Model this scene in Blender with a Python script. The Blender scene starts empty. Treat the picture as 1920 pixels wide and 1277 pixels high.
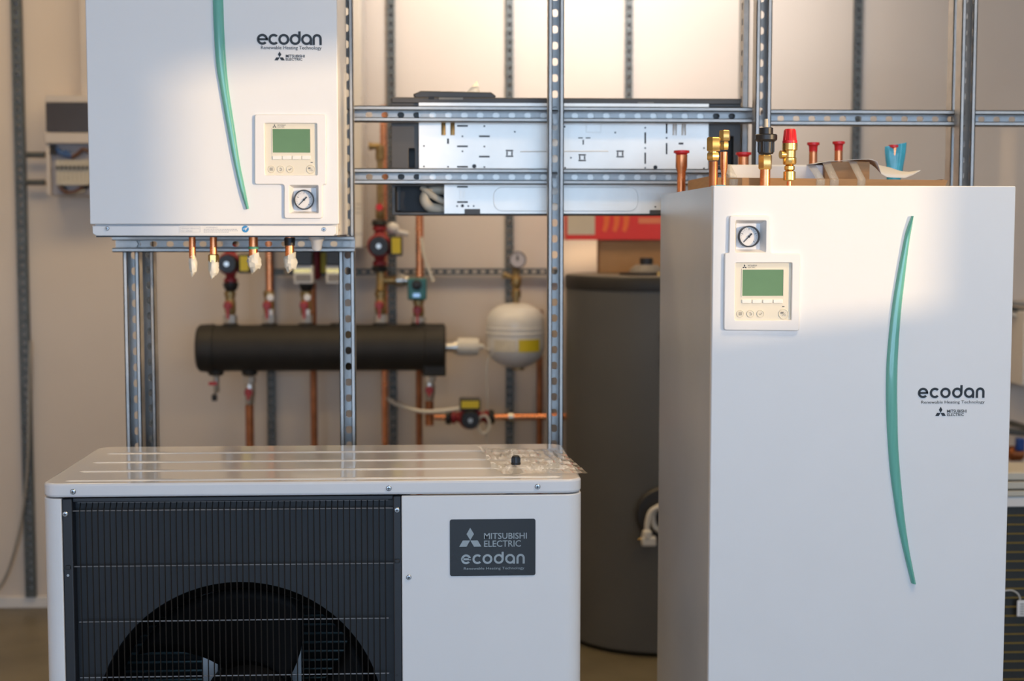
import bpy, math, random
from mathutils import Vector, Matrix
random.seed(7)
S = bpy.context.scene
COL = S.collection
PI = math.pi

# ------------------------------------------------------------------ camera
F_PX, CAM_H, YAW, PITCH = 2720.2, 1.5104, 0.0491, 0.0746
FW = Vector((math.sin(YAW)*math.cos(PITCH), math.cos(YAW)*math.cos(PITCH), -math.sin(PITCH)))
RT = Vector((math.cos(YAW), -math.sin(YAW), 0.0))
UP = RT.cross(FW)
CAMPOS = Vector((0, 0, CAM_H))
cd = bpy.data.cameras.new('camera')
cam = bpy.data.objects.new('camera', cd); COL.objects.link(cam)
cam.matrix_world = Matrix(((RT.x, UP.x, -FW.x, 0), (RT.y, UP.y, -FW.y, 0), (RT.z, UP.z, -FW.z, CAM_H), (0, 0, 0, 1)))
cd.sensor_width = 36.0
cd.lens = F_PX/1920*36.0
cd.clip_start = 0.05
cd.dof.use_dof = True
cd.dof.focus_distance = 2.86
cd.dof.aperture_fstop = 3.0
S.camera = cam
S.view_settings.view_transform = 'Standard'
S.view_settings.look = 'None'
S.view_settings.gamma = 1.0
S.view_settings.use_curve_mapping = False
S.view_settings.exposure = 0.0
S.cycles.use_denoising = True
S.cycles.max_bounces = 8
S.cycles.diffuse_bounces = 5
S.cycles.sample_clamp_indirect = 6.0
S.cycles.caustics_reflective = False
S.cycles.caustics_refractive = False

# ------------------------------------------------------------------ daylight
W = bpy.data.worlds.new('sky'); S.world = W; W.use_nodes = True
bg = W.node_tree.nodes['Background']
bg.inputs[0].default_value = (0.50, 0.71, 1.0, 1)
bg.inputs[1].default_value = 5.6
SUN_AZ, SUN_EL = math.radians(50), math.radians(5.5)
sd = bpy.data.lights.new('sun', 'SUN'); sd.energy = 2.9; sd.angle = math.radians(0.95); sd.color = (1.0, 0.70, 0.38)
so = bpy.data.objects.new('sun', sd); COL.objects.link(so)
SUNV = Vector((-math.sin(SUN_AZ)*math.cos(SUN_EL), math.cos(SUN_AZ)*math.cos(SUN_EL), -math.sin(SUN_EL)))
so.rotation_euler = SUNV.to_track_quat('-Z', 'Y').to_euler()
so.location = (6, -4, 4)
# ceiling spot lamp that washes the upper back wall
ld = bpy.data.lights.new('wall_spot', 'SPOT'); ld.energy = 195; ld.color = (0.96, 0.95, 0.97); ld.spot_size = math.radians(90); ld.spot_blend = 1.0; ld.shadow_soft_size = 0.06
lo = bpy.data.objects.new('wall_spot', ld); COL.objects.link(lo)
lo.location = (0.62, 4.3, 3.2)
lo.rotation_euler = (Vector((0.62, 5.85, 2.84))-Vector((0.62, 4.3, 3.2))).to_track_quat('-Z', 'Y').to_euler()

# warm ceiling light panels
def ceiling_panel(x, y, sx, sy, watts):
    p = bpy.data.lights.new('ceiling_panel', 'AREA'); p.shape = 'RECTANGLE'; p.size = sx; p.size_y = sy; p.energy = watts; p.color = (1.0, 0.71, 0.36)
    o = bpy.data.objects.new('ceiling_panel', p); COL.objects.link(o); o.location = (x, y, 3.28)
ceiling_panel(-0.5, 4.6, 3.4, 0.5, 40)
ceiling_panel(1.35, 1.9, 1.4, 0.5, 33)

def portal(loc, sx, sy, rot):
    p = bpy.data.lights.new('window_portal', 'AREA'); p.shape = 'RECTANGLE'; p.size = sx; p.size_y = sy
    p.cycles.is_portal = True
    o = bpy.data.objects.new('window_portal', p); COL.objects.link(o); o.location = loc; o.rotation_euler = rot

# ------------------------------------------------------------------ helpers
def at(px, py, Y):
    """point of the photograph's pixel at world depth Y"""
    d = FW*F_PX + RT*(px-960) + UP*(638.5-py)
    return CAMPOS + d*(Y/d.y)

def nodemat(name):
    m = bpy.data.materials.new(name); m.use_nodes = True
    return m, m.node_tree, m.node_tree.nodes['Principled BSDF']
MATS = {}
def mat(name, col, rough=0.5, metal=0.0, var=0.06, scale=8.0, bump=0.0, bscale=60.0, coat=0.0, trans=0.0, spec=0.5, alpha=1.0, stretch=None, rvar=0.0):
    if name in MATS: return MATS[name]
    m, nt, b = nodemat(name)
    N, L = nt.nodes, nt.links
    tc = N.new('ShaderNodeTexCoord')
    src = tc.outputs['Object']
    if stretch:
        mp = N.new('ShaderNodeMapping'); mp.inputs['Scale'].default_value = stretch
        L.new(src, mp.inputs[0]); src = mp.outputs[0]
    nz = N.new('ShaderNodeTexNoise'); nz.inputs['Scale'].default_value = scale; nz.inputs['Detail'].default_value = 5
    L.new(src, nz.inputs['Vector'])
    rp = N.new('ShaderNodeValToRGB')
    lo_ = tuple(max(0, c*(1-var)) for c in col)+(1,); hi_ = tuple(min(1, c*(1+var)) for c in col)+(1,)
    rp.color_ramp.elements[0].position = 0.3; rp.color_ramp.elements[1].position = 0.7
    rp.color_ramp.elements[0].color = lo_; rp.color_ramp.elements[1].color = hi_
    L.new(nz.outputs['Fac'], rp.inputs[0]); L.new(rp.outputs[0], b.inputs['Base Color'])
    b.inputs['Roughness'].default_value = rough
    if rvar:
        mr = N.new('ShaderNodeMapRange'); mr.inputs['To Min'].default_value = max(0, rough-rvar); mr.inputs['To Max'].default_value = rough+rvar
        L.new(nz.outputs['Fac'], mr.inputs['Value']); L.new(mr.outputs[0], b.inputs['Roughness'])
    b.inputs['Metallic'].default_value = metal
    b.inputs['Specular IOR Level'].default_value = spec
    b.inputs['Coat Weight'].default_value = coat; b.inputs['Coat Roughness'].default_value = 0.06
    b.inputs['Transmission Weight'].default_value = trans
    b.inputs['Alpha'].default_value = alpha
    if bump:
        n2 = N.new('ShaderNodeTexNoise'); n2.inputs['Scale'].default_value = bscale; n2.inputs['Detail'].default_value = 4
        L.new(src, n2.inputs['Vector'])
        bp = N.new('ShaderNodeBump'); bp.inputs['Strength'].default_value = bump; bp.inputs['Distance'].default_value = 0.002
        L.new(n2.outputs['Fac'], bp.inputs['Height']); L.new(bp.outputs[0], b.inputs['Normal'])
    MATS[name] = m
    return m

paint   = mat('white_powder_coat', (0.80, 0.80, 0.81), 0.38, var=0.008, bump=0.03, bscale=700)
lidp    = mat('white_glossy_lid', (0.80, 0.80, 0.82), 0.13, var=0.008, coat=0.6)
sidep   = mat('grey_satin_side', (0.68, 0.70, 0.72), 0.33, metal=0.3, var=0.05, scale=3, bump=0.03, bscale=300)
plas    = mat('white_plastic', (0.82, 0.80, 0.79), 0.35, var=0.01)
beige   = mat('beige_plastic', (0.76, 0.70, 0.57), 0.38, var=0.015)
btnw    = mat('white_button', (0.85, 0.83, 0.78), 0.4, var=0.01)
lcd     = mat('green_lcd', (0.125, 0.245, 0.115), 0.32, var=0.05, scale=20, spec=0.25)
black   = mat('black_print', (0.008, 0.009, 0.011), 0.45, var=0.0)
blackp  = mat('black_plastic', (0.014, 0.014, 0.016), 0.4, var=0.1)
greyprt = mat('grey_print', (0.22, 0.21, 0.19), 0.5, var=0.0)
paleprt = mat('pale_grey_print', (0.52, 0.53, 0.57), 0.5, var=0.02)
blueprt = mat('blue_print', (0.03, 0.24, 0.55), 0.4, var=0.03)
gauge_w = mat('gauge_face_white', (0.80, 0.77, 0.75), 0.35, var=0.01)
zinc    = mat('galvanised_steel', (0.46, 0.448, 0.43), 0.42, metal=0.6, var=0.16, scale=30, bump=0.05, bscale=120, rvar=0.1)
zincd   = mat('weathered_zinc', (0.105, 0.112, 0.108), 0.48, metal=0.5, var=0.2, scale=25)
platem  = mat('zinc_plate', (0.93, 0.88, 0.81), 0.38, metal=0.35, var=0.05, scale=9, bump=0.04, bscale=60)
screwm  = mat('screw_steel', (0.48, 0.50, 0.52), 0.28, metal=0.9, var=0.1)
copper  = mat('copper', (0.72, 0.27, 0.115), 0.26, metal=0.95, var=0.22, scale=26, rvar=0.08)
copperd = mat('oxidised_copper', (0.40, 0.14, 0.055), 0.42, metal=0.8, var=0.3, scale=18)
brass   = mat('brass', (0.66, 0.43, 0.15), 0.26, metal=0.95, var=0.12, scale=20)
brassd  = mat('dull_brass', (0.36, 0.25, 0.11), 0.42, metal=0.75, var=0.2, scale=20)
silver  = mat('nickel', (0.58, 0.56, 0.52), 0.3, metal=0.9, var=0.1)
redp    = mat('red_plastic', (0.62, 0.015, 0.020), 0.34, var=0.06)
redh    = mat('red_handle', (0.34, 0.030, 0.030), 0.45, var=0.08)
redcast = mat('red_cast_iron', (0.30, 0.020, 0.028), 0.45, var=0.12, bump=0.1)
yellow  = mat('yellow_label', (0.62, 0.50, 0.02), 0.5, var=0.05)
teal    = mat('teal_plastic', (0.02, 0.13, 0.135), 0.4, var=0.08)
tape    = mat('white_tape', (0.82, 0.78, 0.68), 0.42, var=0.05, scale=60, bump=0.35, bscale=90)
gasket  = mat('green_gasket', (0.12, 0.42, 0.25), 0.5, var=0.05)
foamblk = mat('black_insulation', (0.016, 0.014, 0.012), 0.62, var=0.25, scale=12, bump=0.15, bscale=90)
anth    = mat('anthracite_panel', (0.016, 0.018, 0.023), 0.42, var=0.05, scale=4)
anthd   = mat('anthracite_recess', (0.015, 0.018, 0.023), 0.5, var=0.06, scale=4)
wirem   = mat('black_wire', (0.006, 0.006, 0.006), 0.4, var=0.05, spec=0.3)
fanm    = mat('black_fan', (0.0016, 0.0016, 0.0018), 0.6, var=0.1, spec=0.12)
finm    = mat('coil_fin', (0.0025, 0.005, 0.006), 0.5, metal=0.0, spec=0.2, var=0.2)
tubem   = mat('coil_tube', (0.12, 0.17, 0.18), 0.3, metal=0.8, var=0.1)
brkm    = mat('motor_bracket', (0.42, 0.44, 0.46), 0.35, metal=0.6, var=0.08)
badgem  = mat('badge_face', (0.016, 0.019, 0.023), 0.25, var=0.05, coat=0.4)
chrome  = mat('badge_chrome', (0.50, 0.51, 0.50), 0.16, metal=0.95, var=0.03)
acbody  = mat('charcoal_plastic', (0.075, 0.068, 0.062), 0.45, var=0.06)
acdark  = mat('charcoal_cavity', (0.012, 0.012, 0.014), 0.55, var=0.05)
hosem   = mat('ivory_hose', (0.56, 0.50, 0.40), 0.5, var=0.06)
shellm  = mat('grey_tank_jacket', (0.098, 0.097, 0.092), 0.5, var=0.06, scale=4, bump=0.05, bscale=200)
lidblk  = mat('black_tank_lid', (0.020, 0.018, 0.017), 0.5, var=0.1)
lidgrey = mat('grey_tank_top', (0.20, 0.18, 0.16), 0.6, var=0.1)
vessel  = mat('white_vessel', (0.72, 0.71, 0.70), 0.3, var=0.03)
vlabel  = mat('cream_label', (0.62, 0.58, 0.49), 0.5, var=0.08, scale=50)
card    = mat('brown_cardboard', (0.40, 0.225, 0.105), 0.75, var=0.07, scale=22, stretch=(1, 1, 8), bump=0.06, bscale=200)
redcard = mat('red_carton', (0.80, 0.035, 0.018), 0.42, var=0.03)
orangec = mat('orange_flame', (0.90, 0.16, 0.020), 0.42, var=0.05)
creamc  = mat('cream_carton', (0.66, 0.58, 0.46), 0.5, var=0.03)
paper   = mat('white_paper', (0.80, 0.78, 0.76), 0.6, var=0.02)
foam    = mat('white_foam', (0.84, 0.83, 0.82), 0.55, var=0.02, bump=0.1, bscale=300)
cablew  = mat('white_cable', (0.66, 0.63, 0.57), 0.45, var=0.04)
cableg  = mat('grey_cable', (0.30, 0.28, 0.25), 0.5, var=0.05)
boxw    = mat('board_white', (0.56, 0.50, 0.45), 0.42, var=0.02)
windowd = mat('smoked_window', (0.045, 0.036, 0.034), 0.2, var=0.08)
modw    = mat('breaker_cream', (0.50, 0.46, 0.38), 0.5, var=0.05)
wireb   = mat('blue_wire', (0.02, 0.08, 0.24), 0.5, var=0.1)
wirebr  = mat('brown_wire', (0.10, 0.045, 0.03), 0.5, var=0.1)
cabw    = mat('cabinet_white', (0.78, 0.74, 0.70), 0.4, var=0.02)
coilbk  = mat('coil_black', (0.018, 0.018, 0.014), 0.5, var=0.15)
coilyl  = mat('coil_brass_line', (0.30, 0.22, 0.06), 0.4, metal=0.5, var=0.1)
ivory   = mat('ivory_casing', (0.56, 0.52, 0.43), 0.45, var=0.03)
bluep   = mat('blue_handle', (0.01, 0.06, 0.30), 0.4, var=0.05)
bluefilm = None
def clear_mat(name, col, alpha, rough=0.12):
    m = mat(name, col, rough, var=0.1, scale=14, bump=0.5, bscale=26, coat=0.5, alpha=alpha); return m
bag     = mat('clear_film', (0.88, 0.84, 0.74), 0.10, var=0.06, scale=14, coat=1.0, alpha=0.50, spec=0.9)
tapecl  = mat('clear_ribbed_tape', (0.82, 0.78, 0.70), 0.25, var=0.25, scale=60, stretch=(30, 1, 1), alpha=0.3)
bluefilm = mat('blue_film', (0.03, 0.42, 0.62), 0.2, var=0.25, scale=30, coat=0.5, alpha=0.8, bump=0.4, bscale=40)
tealtp  = mat('teal_tape', (0.05, 0.42, 0.50), 0.3, var=0.05)

def swoosh_mat():
    m, nt, b = nodemat('translucent_green')
    b.inputs['Base Color'].default_value = (0.085, 0.42, 0.33, 1)
    b.inputs['Roughness'].default_value = 0.16
    b.inputs['Coat Weight'].default_value = 0.7; b.inputs['Coat Roughness'].default_value = 0.05
    N, L = nt.nodes, nt.links
    tc = N.new('ShaderNodeTexCoord'); nz = N.new('ShaderNodeTexNoise'); nz.inputs['Scale'].default_value = 14
    mp = N.new('ShaderNodeMapping'); mp.inputs['Scale'].default_value = (12, 1, .6)
    L.new(tc.outputs['Object'], mp.inputs[0]); L.new(mp.outputs[0], nz.inputs['Vector'])
    r = N.new('ShaderNodeValToRGB'); r.color_ramp.elements[0].color = (0.10, 0.38, 0.315, 1); r.color_ramp.elements[1].color = (0.165, 0.50, 0.42, 1)
    L.new(nz.outputs['Fac'], r.inputs[0]); L.new(r.outputs[0], b.inputs['Base Color'])
    return m
green = swoosh_mat()

def wall_mat():
    m, nt, b = nodemat('painted_plaster')
    N, L = nt.nodes, nt.links
    tc = N.new('ShaderNodeTexCoord'); nz = N.new('ShaderNodeTexNoise'); nz.inputs['Scale'].default_value = 1.6; nz.inputs['Detail'].default_value = 6
    L.new(tc.outputs['Object'], nz.inputs['Vector'])
    r = N.new('ShaderNodeValToRGB'); r.color_ramp.elements[0].position = .3; r.color_ramp.elements[1].position = .7
    r.color_ramp.elements[0].color = (0.66, 0.57, 0.49, 1); r.color_ramp.elements[1].color = (0.71, 0.62, 0.535, 1)
    L.new(nz.outputs['Fac'], r.inputs[0]); L.new(r.outputs[0], b.inputs['Base Color'])
    n2 = N.new('ShaderNodeTexNoise'); n2.inputs['Scale'].default_value = 180
    L.new(tc.outputs['Object'], n2.inputs['Vector'])
    bp = N.new('ShaderNodeBump'); bp.inputs['Strength'].default_value = 0.1; bp.inputs['Distance'].default_value = 0.002
    L.new(n2.outputs['Fac'], bp.inputs['Height']); L.new(bp.outputs[0], b.inputs['Normal'])
    b.inputs['Roughness'].default_value = 0.75
    return m
wallm = wall_mat()
ceilm = mat('ceiling_white', (0.72, 0.68, 0.63), 0.8, var=0.02)
def floor_mat():
    m, nt, b = nodemat('polished_concrete')
    N, L = nt.nodes, nt.links
    tc = N.new('ShaderNodeTexCoord'); nz = N.new('ShaderNodeTexNoise'); nz.inputs['Scale'].default_value = 3.2; nz.inputs['Detail'].default_value = 9
    L.new(tc.outputs['Object'], nz.inputs['Vector'])
    r = N.new('ShaderNodeValToRGB'); r.color_ramp.elements[0].position = .32; r.color_ramp.elements[1].position = .7
    r.color_ramp.elements[0].color = (0.115, 0.098, 0.062, 1); r.color_ramp.elements[1].color = (0.20, 0.17, 0.11, 1)
    L.new(nz.outputs['Fac'], r.inputs[0]); L.new(r.outputs[0], b.inputs['Base Color'])
    b.inputs['Roughness'].default_value = 0.4
    return m
floorm = floor_mat()
framem = mat('window_frame_grey', (0.25, 0.26, 0.27), 0.45, var=0.03)

class M:
    def __init__(s): s.v = []; s.f = []
    def add(s, vs, fs):
        o = len(s.v); s.v += [tuple(v) for v in vs]; s.f += [tuple(i+o for i in f) for f in fs]; return s
    def box(s, x0, x1, y0, y1, z0, z1):
        return s.add([(x0,y0,z0),(x1,y0,z0),(x1,y1,z0),(x0,y1,z0),(x0,y0,z1),(x1,y0,z1),(x1,y1,z1),(x0,y1,z1)],
                     [(0,3,2,1),(4,5,6,7),(0,1,5,4),(1,2,6,5),(2,3,7,6),(3,0,4,7)])
    def lathe(s, prof, org, axis=(0,0,1), n=24, phase=0.0, ref=None, caps=True):
        """prof: list of (radius, height along axis)"""
        a = Vector(axis).normalized(); r = Vector(ref) if ref else (Vector((1,0,0)) if abs(a.x) < .9 else Vector((0,1,0)))
        u = (r-a*r.dot(a)).normalized(); w = a.cross(u); org = Vector(org)
        vs = []; fs = []
        for (rad, h) in prof:
            for k in range(n):
                t = 2*PI*k/n+phase; vs.append(org+a*h+(u*math.cos(t)+w*math.sin(t))*rad)
        for i in range(len(prof)-1):
            for k in range(n):
                fs.append((i*n+k, i*n+(k+1) % n, (i+1)*n+(k+1) % n, (i+1)*n+k))
        if caps and prof[0][0] > 1e-5: fs.append(tuple(reversed(range(n))))
        if caps and prof[-1][0] > 1e-5: fs.append(tuple((len(prof)-1)*n+k for k in range(n)))
        return s.add(vs, fs)
    def cyl(s, p0, p1, r0, r1=None, n=20, phase=0.0):
        p0 = Vector(p0); p1 = Vector(p1); d = p1-p0
        return s.lathe([(r0, 0), (r0 if r1 is None else r1, d.length)], p0, d, n, phase)
    def tube(s, pts, r, n=10):
        pts = [Vector(p) for p in pts]; vs = []; fs = []; u = None
        for i, p in enumerate(pts):
            t = (pts[min(i+1, len(pts)-1)]-pts[max(i-1, 0)]).normalized()
            if u is None:
                u = t.orthogonal().normalized()
            u = (u-t*u.dot(t)).normalized(); w = t.cross(u)
            rr = r[i] if isinstance(r, (list, tuple)) else r
            vs += [p+(u*math.cos(2*PI*k/n)+w*math.sin(2*PI*k/n))*rr for k in range(n)]
        for i in range(len(pts)-1):
            fs += [(i*n+k, i*n+(k+1) % n, (i+1)*n+(k+1) % n, (i+1)*n+k) for k in range(n)]
        fs.append(tuple(reversed(range(n)))); fs.append(tuple((len(pts)-1)*n+k for k in range(n)))
        return s.add(vs, fs)
    def prism(s, poly, y0, y1):
        """poly of (x,z), extruded y0(front)..y1"""
        n = len(poly)
        vs = [(x, y0, z) for x, z in poly]+[(x, y1, z) for x, z in poly]
        return s.add(vs, [tuple(range(n)), tuple(reversed(range(n, 2*n)))]+[(i, i+n, (i+1) % n+n, (i+1) % n) for i in range(n)])
    def prismz(s, poly, z0, z1):
        n = len(poly)
        vs = [(x, y, z0) for x, y in poly]+[(x, y, z1) for x, y in poly]
        return s.add(vs, [tuple(reversed(range(n))), tuple(range(n, 2*n))]+[(i, (i+1) % n, (i+1) % n+n, i+n) for i in range(n)])
    def sphere(s, c, r, n=16, m=10, sq=(1,1,1)):
        prof = [(max(1e-6, math.sin(PI*i/m))*r, -math.cos(PI*i/m)*r) for i in range(m+1)]
        o = len(s.v); s.lathe(prof, (0,0,0), n=n)
        s.v[o:] = [(c[0]+v[0]*sq[0], c[1]+v[1]*sq[1], c[2]+v[2]*sq[2]) for v in s.v[o:]]
        return s

ORG = {}
def link(name, me, parent, worg, label=None, cat=None, group=None, kind=None):
    o = bpy.data.objects.new(name, me); COL.objects.link(o)
    po = ORG[parent.name] if parent else Vector((0,0,0))
    o.parent = parent; o.location = Vector(worg)-po
    ORG[o.name] = Vector(worg)
    if label: o['label'] = label
    if cat: o['category'] = cat
    if group: o['group'] = group
    if kind: o['kind'] = kind
    return o
def fin(me, angle=38):
    me.polygons.foreach_set('use_smooth', [True]*len(me.polygons)); me.set_sharp_from_angle(angle=math.radians(angle)); me.update()
def make(name, m, material, parent=None, bevel=0.0, label=None, cat=None, group=None, kind=None, base=False, angle=38, seg=2):
    xs = [v[0] for v in m.v]; ys = [v[1] for v in m.v]; zs = [v[2] for v in m.v]
    org = Vector(((min(xs)+max(xs))/2, (min(ys)+max(ys))/2, min(zs) if (base or parent is None) else (min(zs)+max(zs))/2))
    me = bpy.data.meshes.new(name)
    me.from_pydata([tuple(Vector(v)-org) for v in m.v], [], m.f); me.materials.append(material)
    import bmesh
    b = bmesh.new(); b.from_mesh(me); bmesh.ops.recalc_face_normals(b, faces=b.faces); b.to_mesh(me); b.free()
    fin(me, angle)
    o = link(name, me, parent, org, label, cat, group, kind)
    if bevel:
        bv = o.modifiers.new('bevel', 'BEVEL'); bv.width = bevel; bv.segments = seg; bv.limit_method = 'ANGLE'; bv.angle_limit = math.radians(40)
    return o
def thing(name, label, cat, loc, group=None):
    return link(name, None, None, loc, label, cat, group)
def dup(src, parent, worg, name=None):
    return link(name or src.name.split('.')[0], src.data, parent, worg)

def rrect(x0, x1, z0, z1, r, n=5):
    pts = []
    for cx, cz, a0 in ((x1-r, z1-r, 0), (x0+r, z1-r, 90), (x0+r, z0+r, 180), (x1-r, z0+r, 270)):
        for i in range(n+1):
            a = math.radians(a0+90*i/n); pts.append((cx+r*math.cos(a), cz+r*math.sin(a)))
    return pts
def round_poly(pts, r, n=4):
    """round every corner of a polygon"""
    out = []; N_ = len(pts)
    for i in range(N_):
        p = Vector(pts[i]); a = Vector(pts[i-1]); b = Vector(pts[(i+1) % N_])
        da = (a-p); db = (b-p); rr = min(r, da.length*.45, db.length*.45)
        s_ = p+da.normalized()*rr; e_ = p+db.normalized()*rr
        for k in range(n+1):
            t = k/n; q = s_*(1-t)**2+p*2*t*(1-t)+e_*t*t; out.append((q.x, q.y))
    return out
def fill_mesh(loops, y0, y1, bev=0.0):
    """2D outlines (x,z), holes allowed, filled and extruded from y0 (front) to y1"""
    cu = bpy.data.curves.new('tmp', 'CURVE'); cu.dimensions = '2D'; cu.fill_mode = 'BOTH'
    cu.extrude = max(1e-5, (y1-y0)/2-bev); cu.bevel_depth = bev; cu.bevel_resolution = 1; cu.offset = -bev
    for lp in loops:
        sp = cu.splines.new('POLY'); sp.points.add(len(lp)-1); sp.use_cyclic_u = True
        for i, (x, z) in enumerate(lp): sp.points[i].co = (x, z, 0, 1)
    ob = bpy.data.objects.new('tmp', cu)
    me = bpy.data.meshes.new_from_object(ob)
    mm = M(); yc = (y0+y1)/2
    mm.add([(v.co.x, yc-v.co.z, v.co.y) for v in me.vertices], [tuple(p.vertices) for p in me.polygons])
    bpy.data.objects.remove(ob); bpy.data.curves.remove(cu); bpy.data.meshes.remove(me)
    return mm
def text_mesh(txt, x0, x1, zb, cap, y, depth=0.0005, bold=0.0):
    """print on a front plane: fitted between x0..x1, baseline zb, capital height cap"""
    cu = bpy.data.curves.new('tmp', 'FONT'); cu.body = txt; cu.size = 1; cu.offset = bold; cu.resolution_u = 3
    ob = bpy.data.objects.new('tmp', cu); me = bpy.data.meshes.new_from_object(ob)
    co = [v.co.copy() for v in me.vertices]; ax0 = min(c.x for c in co); ax1 = max(c.x for c in co)
    sx = (x1-x0)/(ax1-ax0); sz = cap/0.70
    m = M(); nv = len(co)
    fs = [tuple(p.vertices) for p in me.polygons]
    m.add([(x0+(c.x-ax0)*sx, y-depth, zb+c.y*sz) for c in co], fs)
    bpy.data.objects.remove(ob); bpy.data.curves.remove(cu); bpy.data.meshes.remove(me)
    return m
def ring_sector(m, cx, cz, ro, ri, a0, a1, y0, y1, n=28):
    vs = []; fs = []
    for i in range(n+1):
        a = math.radians(a0+(a1-a0)*i/n); c, s_ = math.cos(a), math.sin(a)
        vs += [(cx+ro*c, y0, cz+ro*s_), (cx+ri*c, y0, cz+ri*s_), (cx+ro*c, y1, cz+ro*s_), (cx+ri*c, y1, cz+ri*s_)]
    for i in range(n):
        k = 4*i
        fs += [(k, k+1, k+5, k+4), (k+2, k+6, k+7, k+3), (k, k+4, k+6, k+2), (k+1, k+3, k+7, k+5)]
    if abs(a1-a0) < 359: fs += [(0, 2, 3, 1), (4*n, 4*n+1, 4*n+3, 4*n+2)]
    m.add(vs, fs)
def wordmark(x0, x1, zb, xh, y, depth=0.0006):
    """round geometric lowercase lettering of six letters"""
    m = M(); y0, y1 = y-depth, y+0.0002
    D = xh; st = 0.215*D; r = D/2; gap = ((x1-x0)-(4*D+0.87*D+0.84*D))/5
    x = x0; cz = zb+r
    c = x+r; ring_sector(m, c, cz, r, r-st, 0, 318, y0, y1); m.box(c-r+st*.7, c+r-0.002*D, y0, y1, cz-st*.45, cz+st*.45); x += D+gap
    c = x+r; ring_sector(m, c, cz, r, r-st, 44, 316, y0, y1); x += .87*D+gap
    c = x+r; ring_sector(m, c, cz, r, r-st, 0, 360, y0, y1, 36); x += D+gap
    c = x+r; ring_sector(m, c, cz, r, r-st, 0, 360, y0, y1, 36); m.box(c+r-st, c+r, y0-.00005, y1, cz, zb+D*1.23); x += D+gap
    c = x+r; ring_sector(m, c, cz, r, r-st, 0, 360, y0, y1, 36); m.box(c+r-st, c+r, y0-.00005, y1, zb, cz); x += D+gap
    rn = .42*D; c = x+rn; ring_sector(m, c, zb+D-rn, rn, rn-st, 0, 180, y0, y1); m.box(c-rn, c-rn+st, y0, y1, zb, zb+D-rn); m.box(c+rn-st, c+rn, y0, y1, zb, zb+D-rn)
    return m
def diamonds(xc, z0, w, y, depth=0.0006):
    s = w/3; m = M(); zc = z0+0.866*s
    for a in (0, 120, 240):
        p = []
        for q in ((0, 0.03), (.5, .866), (0, 1.732), (-.5, .866)):
            t = math.radians(a); p.append((xc+s*(q[0]*math.cos(t)-q[1]*math.sin(t)), zc+s*(q[0]*math.sin(t)+q[1]*math.cos(t))))
        m.prism(p, y-depth, y+.0002)
    return m
def arc(p, q, bulge, n=16):
    """points from p to q sagging by vector bulge"""
    p, q, b = Vector(p), Vector(q), Vector(bulge)
    return [p.lerp(q, i/n)+b*(4*(i/n)*(1-i/n)) for i in range(n+1)]
def spline(pts, n=8):
    P = [Vector(p) for p in pts]; out = []
    for i in range(len(P)-1):
        p0 = P[max(i-1, 0)]; p1 = P[i]; p2 = P[i+1]; p3 = P[min(i+2, len(P)-1)]
        for k in range(n):
            t = k/n
            out.append(0.5*((2*p1)+(p2-p0)*t+(2*p0-5*p1+4*p2-p3)*t*t+(3*p1-p0-3*p2+p3)*t**3))
    out.append(P[-1]); return out

# ------------------------------------------------------------------ the room
WY = 5.85; XL, XR, YF, ZC = -3.2, 4.5, -4.0, 3.3
def struct(name, m, material, parent=None, **k):
    return make(name, m, material, parent, kind=None if parent else 'structure', **k)
struct('floor', M().box(XL-.2, XR+.2, YF-.2, WY+.2, -.1, 0), floorm)
struct('ceiling', M().box(XL-.2, XR+.2, YF-.2, WY+.2, ZC, ZC+.1), ceilm)
wb = struct('wall_back', M().box(XL-.2, XR+.2, WY, WY+.15, 0, ZC), wallm)
struct('wall_left', M().box(XL-.15, XL, YF, WY, 0, ZC), wallm)
def wall_with_holes(axis, pos, th, a0, a1, holes):
    """holes: (a0,a1,z0,z1) sorted along a"""
    m = M()
    def b(p, q, z0, z1):
        if q-p < 1e-4 or z1-z0 < 1e-4: return
        if axis == 'x': m.box(pos, pos+th, p, q, z0, z1)
        else: m.box(p, q, pos, pos+th, z0, z1)
    cur = a0
    for (p, q, z0, z1) in holes:
        b(cur, p, 0, ZC); b(p, q, 0, z0); b(p, q, z1, ZC); cur = q
    b(cur, a1, 0, ZC); return m
SIDE_WIN = [(-1.20, -0.675, 1.84, 2.50), (-0.645, -0.17, 1.81, 2.50), (2.37, 2.80, 1.86, 1.985), (3.91, 4.02, 1.6, 2.22)]
struct('wall_right', wall_with_holes('x', XR, .12, YF, WY, SIDE_WIN), wallm)
FRONT_WIN = [(-2.9, -1.2, .5, 2.9), (-1.0, .7, .5, 2.9), (.9, 2.6, .5, 2.9), (2.8, 4.3, .5, 2.9)]
struct('wall_front', wall_with_holes('y', YF-.15, .15, XL, XR, FRONT_WIN), wallm)
for i, (p, q, z0, z1) in enumerate(FRONT_WIN):
    w = M(); t = .05
    w.box(p, q, YF-.10, YF-.05, z0, z0+t); w.box(p, q, YF-.10, YF-.05, z1-t, z1); w.box(p, p+t, YF-.10, YF-.05, z0+t, z1-t); w.box(q-t, q, YF-.10, YF-.05, z0+t, z1-t)
    struct('window_%d' % (i+1), w, framem)
    portal(((p+q)/2, YF-.16, (z0+z1)/2), q-p, z1-z0, (PI/2, 0, 0))
bb = M().box(XL, XR, WY-.012, WY, 0, .045)
struct('baseboard_back', bb, cabw, bevel=.002)

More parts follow.
